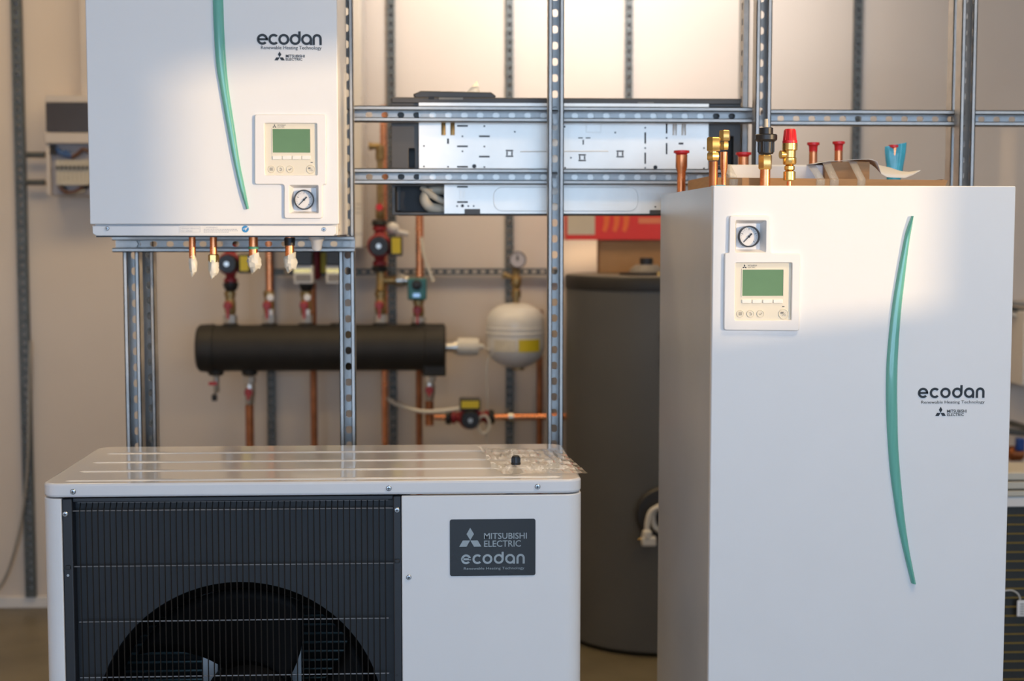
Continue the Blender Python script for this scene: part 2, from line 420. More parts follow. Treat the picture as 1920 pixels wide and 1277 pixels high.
# ------------------------------------------------------------------ perforated channel strut
def strut_mesh(L, width=.038, depth=.04, pitch=.039, hole=(.0075, .0095), lip=.010, th=.0022, margin=.02, n_side=2):
    """local axes: x = width, y = depth (0 = open lipped side), z = length"""
    m = M(); hw = width/2
    m.box(-hw, -hw+th, 0, depth, 0, L); m.box(hw-th, hw, 0, depth, 0, L)
    for s in (-1, 1):
        xa, xb = sorted((s*hw, s*(hw-lip)))
        m.box(xa, xb, 0, th, 0, L)
        xa, xb = sorted((s*(hw-lip), s*(hw-lip+th*.8)))
        m.box(xa, xb, 0, .009, 0, L)
    y0, y1 = depth-th, depth; wi = hw-th
    k = int((L-2*margin)/pitch); z = (L-k*pitch)/2
    m.box(-wi, wi, y0, y1, 0, z); m.box(-wi, wi, y0, y1, L-z, L)
    hx, hz = hole
    ca = math.atan2(pitch/2, wi)
    angs = []
    q = [ca, PI-ca, PI+ca, 2*PI-ca, 2*PI+ca]
    for i in range(4):
        for t in range(4): angs.append(q[i]+(q[i+1]-q[i])*t/4)
    ring_o = []; ring_i = []
    for a in angs:
        c, s = math.cos(a), math.sin(a); t = min(wi/abs(c) if abs(c) > 1e-6 else 9, (pitch/2)/abs(s) if abs(s) > 1e-6 else 9)
        ring_o.append((c*t, s*t)); e = 2.6
        rr = (abs(c/hx)**e+abs(s/hz)**e)**(-1/e); ring_i.append((c*rr, s*rr))
    n = len(angs)
    for j in range(k):
        zc = z+(j+.5)*pitch; vs = []
        for yy in (y0, y1):
            vs += [(x, yy, zc+zz) for x, zz in ring_o]+[(x, yy, zc+zz) for x, zz in ring_i]
        fs = []
        for i in range(n):
            i2 = (i+1) % n
            fs += [(i, i2, n+i2, n+i), (2*n+i, 3*n+i, 3*n+i2, 2*n+i2), (n+i, n+i2, 3*n+i2, 3*n+i)]
        m.add(vs, fs)
    return m
def place_strut(name, L, org, ax, ay, az, material, parent=None, label=None, cat=None, group=None, **k):
    m = strut_mesh(L, **k); ax, ay, az, org = Vector(ax), Vector(ay), Vector(az), Vector(org)
    m.v = [tuple(org+ax*v[0]+ay*v[1]+az*v[2]) for v in m.v]
    return make(name, m, material, parent, label=label, cat=cat, group=group)

fr = thing('strut_frame', 'galvanised perforated steel strut frame carrying the wall-hung white unit and the charcoal air conditioner', 'frame', (.27, 3.54, 0))
PX = [-.741, -.2265, .2795, .784, 1.289]
YP = 3.52
for x in PX:
    place_strut('upright_post', ZC-.002, (x, YP, .001), (1,0,0), (0,1,0), (0,0,1), zinc, fr)
place_strut('rear_post', ZC-.002, (PX[3]-.006, YP+.165, .001), (0,1,0), (-1,0,0), (0,0,1), zinc, fr, depth=.014)
for x in (PX[0]+.006, PX[4]+.03):
    place_strut('rear_post', ZC-.002, (x, YP+.145, .001), (1,0,0), (0,1,0), (0,0,1), zinc, fr)
def beam(x0, x1, zc, y, name='cross_beam'):
    return place_strut(name, x1-x0, (x0, y, zc), (0,0,1), (0,1,0), (1,0,0), zinc, fr, hole=(.0068, .0085))
beam(-.2265, .775, 1.797, YP+.0415)
beam(-.2265, .775, 1.646, YP+.0415)
beam(.795, 2.3, 1.792, YP+.0415)
beam(-.775, -.206, 1.482, YP-.042)
def bolt(x, y, z, r=.009):
    m = M().cyl((x, y, z), (x, y-.002, z), r*1.35, n=18); m.cyl((x, y-.002, z), (x, y-.009, z), r, n=6)
    return make('bolt', m, zinc, fr)
for x in (PX[0]+.012, PX[1]+.0):
    bolt(x, YP-.042+.0375, 1.482)
for x in PX[:4]:
    for z in (1.6455, 1.797):
        if x > -.3: bolt(x, YP+.037, z-.019, .007)
for x in PX: make('base_plate', M().box(x-.05, x+.05, YP-.03, YP+.07, 0, .001), zinc, fr)

# ------------------------------------------------------------------ wall-hung hydro box
def gauge(parent, c, r, y):
    g = make('pressure_gauge', M().lathe([(r*.86, .001), (r*.86, 0), (r, 0), (r*1.0, .010), (r*.99, .0115), (r*.90, .0115), (r*.88, .008), (r*.86, .001)], (c[0], y, c[1]), (0,-1,0), 36, caps=False), blackp, parent)
    make('dial', M().lathe([(r*.9, 0), (r*.9, .0045)], (c[0], y, c[1]), (0,-1,0), 36), gauge_w, g)
    nd = M(); yy = y-.0065
    a = math.radians(226)
    d = Vector((math.cos(a), 0, math.sin(a))); p = Vector((-d.z, 0, d.x)); o = Vector((c[0], yy, c[1]))
    def quad(a0, a1, w0, w1, yo=0):
        q = [o+d*a0+p*w0, o+d*a1+p*w1, o+d*a1-p*w1, o+d*a0-p*w0]
        nd.add([v+Vector((0, yo, 0)) for v in q]+[v+Vector((0, yo+.0008, 0)) for v in q], [(0,1,2,3),(7,6,5,4),(0,4,5,1),(1,5,6,2),(2,6,7,3),(3,7,4,0)])
    quad(0, r*.68, r*.045, r*.03); quad(-r*.38, 0, r*.075, r*.05)
    nd.lathe([(r*.11, 0), (r*.11, .0015)], (c[0], yy+.0006, c[1]), (0,-1,0), 16)
    make('needle', nd, black, g)
    tk = M()
    for i in range(17):
        a = math.radians(225-270*i/16); big = i % 4 == 0
        d2 = Vector((math.cos(a), 0, math.sin(a))); p2 = Vector((-d2.z, 0, d2.x)); o2 = Vector((c[0], y-.0048, c[1]))
        w = r*(.022 if big else .012); r0 = r*(.58 if big else .68); r1 = r*.76
        tk.add([o2+d2*r0+p2*w, o2+d2*r1+p2*w, o2+d2*r1-p2*w, o2+d2*r0-p2*w], [(0,1,2,3)])
    make('dial_marks', tk, black, g)
    return g
def control_plate(parent, Y, corners, ctrl, rec_o, rec_i, gc, gr, lcdb, btns, btn_y, rounds, led, logo_x, logo_y):
    """raised plate with a recessed controller and a recessed gauge; all outlines given as pixel boxes on plane Y"""
    T = .006
    def X(px, py): return at(px, py, Y).x
    def Z(px, py): return at(px, py, Y).z
    def B(b): return at(b[0], b[3], Y).x, at(b[1], b[3], Y).x, at(b[0], b[3], Y).z, at(b[0], b[2], Y).z
    out = round_poly([(at(x, y, Y).x, at(x, y, Y).z) for x, y in corners], .006)
    cx0, cx1, cz0, cz1 = B(ctrl); ro = B(rec_o); ri = B(rec_i)
    hole1 = rrect(cx0, cx1, cz0, cz1, .002); hole2 = rrect(ro[0], ro[1], ro[2], ro[3], .002)
    pl = make('control_surround', fill_mesh([out, hole1, hole2], Y-T, Y, .0018), plas, parent, label='raised white plastic surround', angle=50)
    # gauge recess: sloping funnel walls and back plate sunk into the panel
    D = .012; m = M()
    o4 = [(ro[0], ro[2]), (ro[1], ro[2]), (ro[1], ro[3]), (ro[0], ro[3])]; i4 = [(ri[0], ri[2]), (ri[1], ri[2]), (ri[1], ri[3]), (ri[0], ri[3])]
    m.add([(x, Y-T+.001, z) for x, z in o4]+[(x, Y+D-.004, z) for x, z in i4], [(0,1,5,4),(1,2,6,5),(2,3,7,6),(3,0,4,7),(4,5,6,7)])
    make('gauge_recess', m, plas, parent, angle=10)
    gauge(parent, (at(gc[0], gc[1], Y).x, at(gc[0], gc[1], Y).z), gr, Y+D-.0045)
    # controller
    ct = make('controller', M().box(cx0-.0005, cx1+.0005, Y-.0012, Y+.006, cz0-.0005, cz1+.0005), beige, parent, bevel=.0006, label='beige controller with green screen')
    fy = Y-.0012
    lx0, lx1, lz0, lz1 = B(lcdb)
    make('screen', M().box(lx0, lx1, fy-.0004, fy, lz0, lz1), lcd, ct)
    fm = fill_mesh([rrect(lx0-.0016, lx1+.0016, lz0-.0016, lz1+.0016, .001), rrect(lx0, lx1, lz0, lz1, .0004)], fy-.0011, fy, .0)
    make('screen_bezel', fm, beige, ct)
    for (b0, b1) in btns:
        q = B((b0, b1, btn_y[0], btn_y[1])); make('function_button', M().box(q[0], q[1], fy-.0022, fy, q[2], q[3]), btnw, ct, bevel=.0006)
    for i, (rx, ry, rr) in enumerate(rounds):
        c = at(rx, ry, Y); R_ = rr*Y/F_PX
        b = make('round_button', M().lathe([(R_, 0), (R_, .0009), (R_*.9, .0016), (R_*.82, .0009), (R_*.4, .0007), (1e-6, .0006)], (c.x, fy, c.z), (0,-1,0), 24), beige, ct)
        ic = M(); yy = fy-.0022; h = R_*.42
        def bar(x0, z0, x1, z1, w):
            d = Vector((x1-x0, 0, z1-z0)).normalized(); p = Vector((-d.z, 0, d.x))*w
            a_, b_ = Vector((c.x+x0, yy, c.z+z0)), Vector((c.x+x1, yy, c.z+z1))
            ic.add([a_+p, b_+p, b_-p, a_-p], [(0,1,2,3)])
        if i == 0:
            for t in (-1, -.33, .33, 1): bar(-h, h*t*.8, h, h*t*.8, h*.14)
        elif i == 1: ring_sector(ic, c.x, c.z-h*.2, h*.8, h*.55, -150, 110, yy, yy+.0003, 14); bar(-h*.1, h*.9, -h*.6, h*.45, h*.15)
        elif i == 2: bar(-h*.9, 0, -h*.2, -h*.7, h*.13); bar(-h*.2, -h*.7, h, h*.7, h*.13)
        else:
            bar(-h*.7, -h*.9, h*.8, h*.6, h*.06); ic.box(c.x-h*1.3, c.x-h*.1, yy, yy+.0002, c.z+h*.15, c.z+h*1.0)
            ring_sector(ic, c.x+h*.7, c.z-h*.6, h*.4, h*.28, -60, 240, yy, yy+.0003, 10)
        make('button_icon', ic, greyprt, ct)
    l = at(led[0], led[1], Y); make('indicator_light', M().box(l.x-.0022, l.x+.0022, fy-.0004, fy, l.z-.0007, l.z+.0007), blackp, ct)
    a = at(logo_x, logo_y, Y); s = .0085
    make('emblem', diamonds(a.x, a.z, s, fy, .0003), black, ct)
    make('maker_lettering', text_mesh('MITSUBISHI', a.x+s*.75, a.x+s*.75+.0175, a.z+.0038, .0028, fy), greyprt, ct)
    make('maker_lettering', text_mesh('ELECTRIC', a.x+s*.75, a.x+s*.75+.0148, a.z, .0028, fy), greyprt, ct)
def brand(parent, Y, wm, tag, dia, l1, l2):
    """pixel boxes: wm=(x0,x1,baseline,xtop)"""
    p0 = at(wm[0], wm[2], Y); p1 = at(wm[1], wm[3], Y); s = Y-.0003
    make('wordmark', wordmark(p0.x, p1.x, p0.z, p1.z-p0.z, s), black, parent, label='black wordmark lettering')
    p0 = at(tag[0], tag[2], Y); p1 = at(tag[1], tag[3], Y)
    make('tagline', text_mesh('Renewable Heating Technology', p0.x, p1.x, p0.z, p1.z-p0.z, s, bold=.0), black, parent, label='thin black tagline lettering')
    p0 = at(dia[0], dia[2], Y); p1 = at(dia[1], dia[2], Y)
    make('emblem', diamonds((p0.x+p1.x)/2, p0.z, p1.x-p0.x, s), black, parent, label='black three-diamond emblem')
    for t, l in (('MITSUBISHI', l1), ('ELECTRIC', l2)):
        p0 = at(l[0], l[2], Y); p1 = at(l[1], l[3], Y)
        make('maker_lettering', text_mesh(t, p0.x, p1.x, p0.z, p1.z-p0.z, s, bold=.012), black, parent)
def screw(parent, x, y, z, r=.0052, name='screw'):
    m = M().lathe([(r, 0), (r, .0012), (r*.75, .0026), (1e-6, .003)], (x, y, z), (0,-1,0), 18)
    o = make(name, m, screwm, parent)
    c = M(); 
    c.box(x-r*.55, x+r*.55, y-.0032, y-.0024, z-r*.13, z+r*.13); c.box(x-r*.13, x+r*.13, y-.0032, y-.0024, z-r*.55, z+r*.55)
    make('cross_slot', c, blackp, o)
    return o
def swoosh(parent, Y, left, right, mirror=None):
    """domed crescent between two edge polylines given in pixels"""
    n = 44
    def res(pts):
        q = spline([(p.x, 0, p.z) for p in (at(x, y, Y) for x, y in pts)], 8)
        L_ = [0]
        for i in range(1, len(q)): L_.append(L_[-1]+(q[i]-q[i-1]).length)
        out = []; j = 0
        for k in range(n+1):
            t = L_[-1]*k/n
            while j < len(q)-2 and L_[j+1] < t: j += 1
            f = (t-L_[j])/max(1e-9, L_[j+1]-L_[j]); out.append(q[j].lerp(q[j+1], min(1, f)))
        return out
    A, B_ = res(left), res(right); m = M(); vs = []; fs = []
    prof = [(0, 0), (0.02, .0035), (.18, .0062), (.5, .0078), (.82, .0062), (.98, .0035), (1, 0)]; K = len(prof)
    for a, b in zip(A, B_):
        for t, d in prof:
            p = a.lerp(b, t); vs.append((p.x, Y-d, p.z))
    for i in range(n):
        for j in range(K-1): fs.append((i*K+j, i*K+j+1, (i+1)*K+j+1, (i+1)*K+j))
    fs.append(tuple(range(K))); fs.append(tuple(n*K+k for k in reversed(range(K))))
    m.add(vs, fs)
    make('green_accent', m, green, parent, label='glossy green curved accent strip', angle=50)

hX0, hX1, hY, hZ = -.7485, -.2185, 3.1515, 1.527
HB, HT = 1.5035, 2.303
hb = thing('wall_hung_hydro_box', 'white wall-hung hydro box with green accent, hung on steel struts at upper left', 'heating unit', ((hX0+hX1)/2, 3.33, HB))
rco = (544, 596.8, 347.8, 399.5); rci = (550.5, 592.5, 352.5, 396)
rb = [at(rco[0], rco[3], hY).x, at(rco[1], rco[3], hY).x, at(rco[0], rco[3], hY).z, at(rco[0], rco[2], hY).z]
door = fill_mesh([rrect(hX0, hX1, hZ, HT-.01, .003, 3), rrect(rb[0]+.0005, rb[1]-.0005, rb[2]+.0005, rb[3]-.0005, .001, 2)], hY, hY+.018, .002)
make('front_door', door, paint, hb, angle=50)
make('casing', M().box(hX0+.006, hX1-.004, hY+.0185, hY+.358, HB, HT), paint, hb, bevel=.002)
lowp = [(hX0+.004, hZ-.003), (hX0+.004, HB+.004), (hX0+.012, HB-.001), (hX1-.012, HB-.001), (hX1-.006, HB+.004), (hX1-.006, hZ-.003)]
make('lower_strip', M().prism(list(reversed(lowp)), hY+.004, hY+.018), paint, hb, bevel=.0015)
make('bottom_tray', M().box(hX0+.008, hX1-.006, hY+.02, hY+.35, HB-.004, HB-.0005), blackp, hb)
for px, py in ((201, 428.5), (607.5, 430)):
    p = at(px, py, hY+.004); screw(hb, p.x, hY+.004, p.z, .0045)
# safety sticker on the lower strip
ys = hY+.0036
a, b = at(336, 438.5, ys), at(470, 423.5, ys)
stk = make('safety_sticker', M().box(a.x, b.x, ys-.0003, ys+.0004, a.z, b.z), foam, hb, label='pale safety sticker')
q0, q1 = at(338, 435.5, ys), at(375.5, 425, ys)
make('sticker_frame', fill_mesh([rrect(q0.x, q1.x, q0.z, q1.z, .0005), rrect(q0.x+.0006, q1.x-.0006, q0.z+.0006, q1.z-.0006, .0003)], ys-.0006, ys-.0003), paleprt, stk)
for t, x0, x1, yb, cp in (('Always observe', 340, 373.5, 429.6, 3.0), ('for safety', 340, 361, 434.3, 3.0), ('WARNING', 386, 408, 427.8, 2.6)):
    p = at(x0, yb, ys); q = at(x1, yb, ys); make('sticker_lettering', text_mesh(t, p.x, q.x, p.z, cp*hY/F_PX, ys-.0003), paleprt, stk)
for i in range(3):
    p = at(382, 430.8+i*2.6, ys); q = at(446 if i < 2 else 430, 430.8+i*2.6, ys)
    tm = M(); x = p.x
    while x < q.x-.002:
        w_ = random.uniform(.002, .005); tm.add([(x, ys-.0005, p.z), (min(q.x, x+w_), ys-.0005, p.z), (min(q.x, x+w_), ys-.0005, p.z+.0016), (x, ys-.0005, p.z+.0016)], [(0,1,2,3)]); x += w_+.0009
    make('sticker_small_print', tm, paleprt, stk)
p = at(460, 429.5, ys); make('blue_symbol', M().lathe([(.0074, 0), (.0074, .0004)], (p.x, ys-.0003, p.z), (0,-1,0), 28), blueprt, stk)
bm_ = M(); yy = ys-.0009
for x0, z0, x1, z1, w in ((-.005, 0, .0, 0, .0006), (-.0005, .0028, .0016, -.0001, .0007), (.0, -.003, .0045, .0042, .0008)):
    d = Vector((x1-x0, 0, z1-z0)).normalized(); pr_ = Vector((-d.z, 0, d.x))*w
    a_, b_ = Vector((p.x+x0, yy, p.z+z0)), Vector((p.x+x1, yy, p.z+z1)); bm_.add([a_+pr_, b_+pr_, b_-pr_, a_-pr_], [(0,1,2,3)])
make('symbol_mark', bm_, foam, stk)
k = 5.805
control_plate(hb, hY, [(477.8, 214.6), (477.8, 346), (533, 346), (533, 409.8), (605.2, 409.8), (605.2, 346.5), (612, 346.5), (612, 214.6)],
    (498, 595, 231.5, 328.3), rco, rci, (569.9, 374.5), 18.6*hY/F_PX, (511.7, 582, 241.9, 286.2),
    [(511.4, 528.4), (529.8, 546.8), (548.4, 564.9), (566.5, 582.8)], (292.2, 299.2),
    [(509.3, 317.2, 6.7), (526.8, 317.2, 6.7), (544.1, 317.2, 6.7), (583, 317.5, 8.3)], (584.6, 304.6), 514.8, 239.3)
brand(hb, hY, (481.8, 603.2, 84, 64), (489.5, 603, 92.2, 86.3), (514.8, 534, 113.2), (536, 571.3, 107.6, 102.6), (536, 567, 113.4, 108.8))
sl = [(1093,-700),(1087,-420),(1087,-200),(1093, 0), (1098, 150), (1110, 330), (1130, 450), (1165, 650), (1200, 830), (1235, 980), (1266, 1076)]
sr = [(1143,-700),(1138,-420),(1140,-200),(1147, 0), (1152, 150), (1163, 330), (1178, 470), (1205, 650), (1232, 830), (1258, 960), (1280, 1072)]
swoosh(hb, hY, [(x/2.74, y/2.74) for x, y in sl if y > -650], [(x/2.74, y/2.74) for x, y in sr if y > -650])
# side louvres / rivets
for z in (1.515, 1.53):
    make('rivet', M().lathe([(.003, 0), (.003, .0008)], (hX1-.004, hY+.06, z), (1,0,0), 10), screwm, hb)
# pipe stubs under the box
YS = 3.34
def stub(px, z_pipe_end, r, wrapr, z_wrap_end, nut=False, gask=False, collar=False):
    x = at(px, 480, YS).x
    pp = make('pipe_stub', M().lathe([(r, 0), (r, HB-.004-z_pipe_end)], (x, YS, z_pipe_end), n=20), copper, hb)
    if nut: make('hex_nut', M().lathe([(r*1.1, 0), (r*1.5, .002), (r*1.5, .018), (r*1.1, .020)], (x, YS, z_pipe_end), n=6), brass, pp)
    if collar: make('rubber_collar', M().lathe([(r*1.15, 0), (r*1.2, .018)], (x, YS, HB-.024), n=18), blackp, pp)
    if gask: make('gasket_ring', M().lathe([(r*1.1, 0), (r*1.1, .006)], (x, YS, HB-.032), n=18), gasket, pp)
    m = M(); n = 14; H = z_pipe_end+.012-z_wrap_end; rows = 9; vs = []; fs = []
    rnd = random.Random(int(px))
    skew = rnd.uniform(-.4, .4)
    for i in range(rows):
        t = i/(rows-1); rr = wrapr*(0.88+.2*math.sin(PI*min(1, t*1.1)))*(1-.42*max(0, t-.78)/.22)
        for kk in range(n):
            a_ = 2*PI*kk/n; jit = 1+rnd.uniform(-.13, .13)
            vs.append((x+math.cos(a_)*rr*jit+skew*.006*t, YS+math.sin(a_)*rr*jit, z_pipe_end+.012-H*t+rnd.uniform(-.0022, .0022)*(i > 0)+ (math.cos(a_)*.006 if i in (0, rows-1) else 0)))
    for i in range(rows-1):
        for kk in range(n): fs.append((i*n+kk, i*n+(kk+1) % n, (i+1)*n+(kk+1) % n, (i+1)*n+kk))
    fs.append(tuple(range(n))); fs.append(tuple((rows-1)*n+kk for kk in range(n)))
    m.add(vs, fs); make('tape_wrap', m, tape, pp, angle=24)
def zat(px, py, Y): return at(px, py, Y).z
stub(361, zat(361, 489, YS), .0078, .0085, zat(361, 515, YS))
stub(400.5, zat(400.5, 493, YS), .0082, .0110, zat(400, 520, YS), nut=True)
stub(475.5, zat(475, 487, YS), .0105, .0145, zat(475, 508, YS), gask=True)
stub(543.5, zat(543, 487, YS), .0105, .0140, zat(543, 508, YS), collar=True)
x = at(594, 455, YS).x
make('drain_spout', M().lathe([(.007, 0), (.011, .004), (.013, .02), (.020, .032)], (x, YS, HB-.004-.032), n=18), plas, hb)

# ------------------------------------------------------------------ floor-standing cylinder unit
cX0, cX1, cY, cH, cDp = .526, 1.121, 2.7914, 1.6, .675
cu_ = thing('floor_standing_cylinder', 'tall white floor-standing hot water cylinder cabinet on the right with pipes on top', 'heating unit', ((cX0+cX1)/2, cY+cDp/2, 0))
rco = (1378.2, 1434, 414, 472.7); rci = (1381.7, 1425.9, 419.2, 467.6)
rb = [at(rco[0], rco[3], cY).x, at(rco[1], rco[3], cY).x, at(rco[0], rco[3], cY).z, at(rco[0], rco[2], cY).z]
make('front_panel', fill_mesh([rrect(cX0, cX1, .06, cH, .0025, 3), rrect(rb[0]+.0005, rb[1]-.0005, rb[2]+.0005, rb[3]-.0005, .001, 2)], cY, cY+.02, .002), paint, cu_, angle=50)
make('side_panel', M().box(cX0+.001, cX0+.004, cY+.0225, cY+cDp, .03, cH-.001), sidep, cu_)
make('side_panel', M().box(cX1-.004, cX1-.001, cY+.0225, cY+cDp, .03, cH-.001), sidep, cu_)
make('rear_panel', M().box(cX0+.004, cX1-.004, cY+cDp-.003, cY+cDp, .03, cH-.001), sidep, cu_)
make('top_panel', M().box(cX0+.004, cX1-.004, cY+.0225, cY+cDp-.003, cH-.006, cH-.001), paint, cu_)
make('plinth', M().box(cX0+.02, cX1-.02, cY+.03, cY+cDp-.02, 0, .03), blackp, cu_)
make('door_seal', M().box(cX0+.004, cX1-.004, cY+.0185, cY+.0225, .04, cH-.008), mat('blue_film_edge', (.10, .30, .45), .3), cu_)
control_plate(cu_, cY, [(1367, 404), (1365.5, 474.5), (1357.5, 474.5), (1356, 619), (1497.5, 620.5), (1500.6, 475), (1444.5, 474.5), (1443, 404)],
    (1377, 1482, 493, 600), rco, rci, (1404.8, 443.5), 20.3*cY/F_PX, (1391.3, 1467.8, 505.6, 554.8),
    [(1390.7, 1408), (1410.1, 1427.4), (1429.8, 1447.5), (1449.5, 1467)], (561.5, 568.3),
    [(1387.5, 588.2, 7.2), (1406.7, 588.2, 7.2), (1425.5, 588.2, 7.2), (1468.7, 588.6, 9.8)], (1468.3, 574.7), 1395.8, 502.8)
brand(cu_, cY, (1720.7, 1846, 746.6, 726.4), (1727.3, 1846, 756.7, 750.6), (1753.6, 1773, 779.8), (1775.6, 1812, 773.7, 767.9), (1775.6, 1807, 780, 775))
swoosh(cu_, cY,
    [(1708.8, 405), (1707, 409), (1698, 434), (1692, 463.5), (1682.8, 511), (1673.6, 566), (1667, 620.7), (1662.3, 675.5), (1661, 730), (1662, 785), (1664.5, 832), (1668.6, 883.7), (1676, 938.7), (1683.5, 986), (1694.5, 1037), (1708.3, 1093)],
    [(1711.8, 405.5), (1710.5, 418), (1707, 438), (1703, 463.5), (1695.5, 526), (1690, 573), (1686, 620.7), (1682.8, 675.5), (1681.7, 730), (1682.4, 785), (1683.5, 832), (1687, 884), (1692, 938), (1697.5, 986), (1705.4, 1037), (1716.8, 1094.5)])
T0 = cH-.001
def up_pipe(px, Y, r, ztop, material=copper, wide=None):
    x = at(px, 330, Y).x
    prof = [(r, 0), (r, ztop-T0)] if not wide else [(r, 0), (r, wide[0]-T0), (wide[1], wide[0]-T0+.012), (wide[1], ztop-T0)]
    return x, make('copper_pipe', M().lathe(prof, (x, Y, T0), n=22), material, cu_)
def red_cap(x, Y, z, r, pipe):
    make('red_cap', M().lathe([(r*.80, -.024), (r*.86, -.004), (r*1.0, 0), (r*1.25, .0005), (r*1.25, .006), (r*1.0, .0065), (1e-6, .0065)], (x, Y, z), n=24), redp, pipe)
def capped(px, Y, py_top, rcap, rpipe=None, wide=None):
    zt = at(px, py_top, Y).z-.0065
    x, p = up_pipe(px, Y, rpipe or rcap*.85, zt-.004, wide=wide); red_cap(x, Y, zt, rcap, p)
capped(1277.5, 3.35, 282, .0145, .0100, (1.648, .0135))
capped(1393.5, 3.36, 285.5, .0145, .0125)
capped(1524, 3.38, 267, .0115, .0095)
capped(1571.5, 3.38, 265, .0115, .0095)
# angled brass unions
def hexn(m, x, Y, z0, z1, r, ph=0.0): m.lathe([(r*.86, z0), (r, z0+.0025), (r, z1-.0025), (r*.86, z1)], (x, Y, 0), n=6, phase=ph)
Yq = 2.93
x, p = up_pipe(1337.5, Yq, .0090, zat(1337, 303, Yq), copperd)
m = M(); hexn(m, x-.001, Yq, zat(1337, 301, Yq), zat(1337, 286, Yq), .0135, .3); m.cyl((x, Yq, zat(1337, 287, Yq)), (x, Yq, zat(1337, 281, Yq)), .008); hexn(m, x, Yq, zat(1337, 284, Yq), zat(1337, 257.5, Yq), .0148, .2)
make('brass_union', m, brass, p)
Yq = 2.96
x, p = up_pipe(1357, Yq, .0052, zat(1357, 285, Yq), copper, (1.630, .0078))
m = M(); hexn(m, x+.001, Yq, zat(1357, 281, Yq), zat(1357, 265.5, Yq), .0090, .25); hexn(m, x+.001, Yq, zat(1357, 264, Yq), zat(1357, 244.5, Yq), .0118, .15)
make('brass_union', m, brass, p)
# black air separator valve
Yq = 2.94
x, p = up_pipe(1434.5, Yq, .0105, zat(1434, 318, Yq), copper)
m = M(); hexn(m, x, Yq, zat(1434, 318, Yq), zat(1434, 290, Yq), .0142, .1); make('hex_nut', m, brass, p)
zb = zat(1436, 289, Yq)
vb = make('black_relief_valve', M().lathe([(.0135, 0), (.0155, .002), (.0165, .024), (.0205, .027), (.0225, .029), (.0225, .038), (.0205, .040), (.0140, .0405), (.0140, .0525), (.0120, .0535)], (x+.001, Yq, zb), n=36), blackp, cu_, label='black plastic valve head with white stem')
rb_ = M()
for kk in range(12):
    a_ = 2*PI*kk/12; rb_.box(x+.001+.0163*math.cos(a_)-.001, x+.001+.0163*math.cos(a_)+.001, Yq+.0163*math.sin(a_)-.001, Yq+.0163*math.sin(a_)+.001, zb+.004, zb+.025)
make('grip_ribs', rb_, blackp, vb)
make('valve_stem', M().lathe([(.0042, 0), (.0036, .017), (.003, .018)], (x+.001, Yq, zb+.053), n=14), hosem, vb)
# red-capped safety valve
x, p = up_pipe(1480, Yq, .0050, zat(1480, 340, Yq), copper)
sv = make('safety_valve', M().lathe([(.0105, zat(1480, 339, Yq)), (.0125, zat(1480, 337.5, Yq)), (.0125, zat(1480, 322, Yq)), (.0075, zat(1480, 320, Yq)), (.0108, zat(1480, 318, Yq)), (.0108, zat(1480, 312, Yq)), (.0075, zat(1480, 310, Yq)),
    (.0125, zat(1480, 308, Yq)), (.0138, zat(1480, 306, Yq)), (.0138, zat(1480, 297, Yq)), (.0120, zat(1480, 295, Yq)), (.0125, zat(1480, 283, Yq)), (.0155, zat(1480, 281, Yq)), (.0155, zat(1480, 269, Yq)), (.0130, zat(1480, 267.5, Yq))], (x, Yq, 0), n=24), brass, cu_, label='brass safety valve with red cap')
make('side_outlet', M().lathe([(.0075, 0), (.0085, .016)], (x-.004, Yq, zat(1480, 290, Yq)), (-1, -.2, 0), 18), brass, sv)
zc_ = zat(1480, 268.5, Yq)
cap = M(); n = 18
prof = [(.0150, 0), (.0152, .005), (.0136, .0055), (.0112, .027), (.0100, .0285)]
cap.lathe(prof, (x, Yq, zc_), n=n)
make('red_cap', cap, redp, sv)
rb_ = M()
for kk in range(10):
    a_ = 2*PI*kk/10; c0 = Vector((x+.0133*math.cos(a_), Yq+.0133*math.sin(a_), zc_+.006)); c1 = Vector((x+.0113*math.cos(a_), Yq+.0113*math.sin(a_), zc_+.026)); rb_.cyl(c0, c1, .0012, .001, n=6)
make('cap_ribs', rb_, redp, sv)
# teal protective tape at the corner
make('teal_tape', M().box(cX0+.006, cX0+.024, cY+.001, cY+.06, cH, cH+.0012), tealtp, cu_, label='scrap of teal tape on the front corner')
# blue film wrapped over a capped pipe
Yq = 3.36
xq = at(1676, 300, Yq).x
x, p = up_pipe(1676, Yq, .0095, zat(1676, 276, Yq)); red_cap(x-.002, Yq, zat(1672, 272, Yq)-.006, .0095, p)
m = M(); rows, n = 8, 16; vs = []; fs = []; rnd = random.Random(3)
zt_, zb_ = zat(1676, 271, Yq), T0+.006
for i in range(rows):
    t = i/(rows-1); z = zb_+(zt_-zb_)*t
    for kk in range(n):
        a_ = 2*PI*kk/n; rx = .013+.013*t+rnd.uniform(-.0015, .0015); ry = .014-.006*t+rnd.uniform(-.001, .001)
        vs.append((xq+.004*t+rx*math.cos(a_), Yq+ry*math.sin(a_), z+(.005*math.cos(a_) if i == rows-1 else 0)))
for i in range(rows-1):
    for kk in range(n): fs.append((i*n+kk, i*n+(kk+1) % n, (i+1)*n+(kk+1) % n, (i+1)*n+kk))
m.add(vs, fs); make('blue_film_wrap', m, bluefilm, p, angle=25)

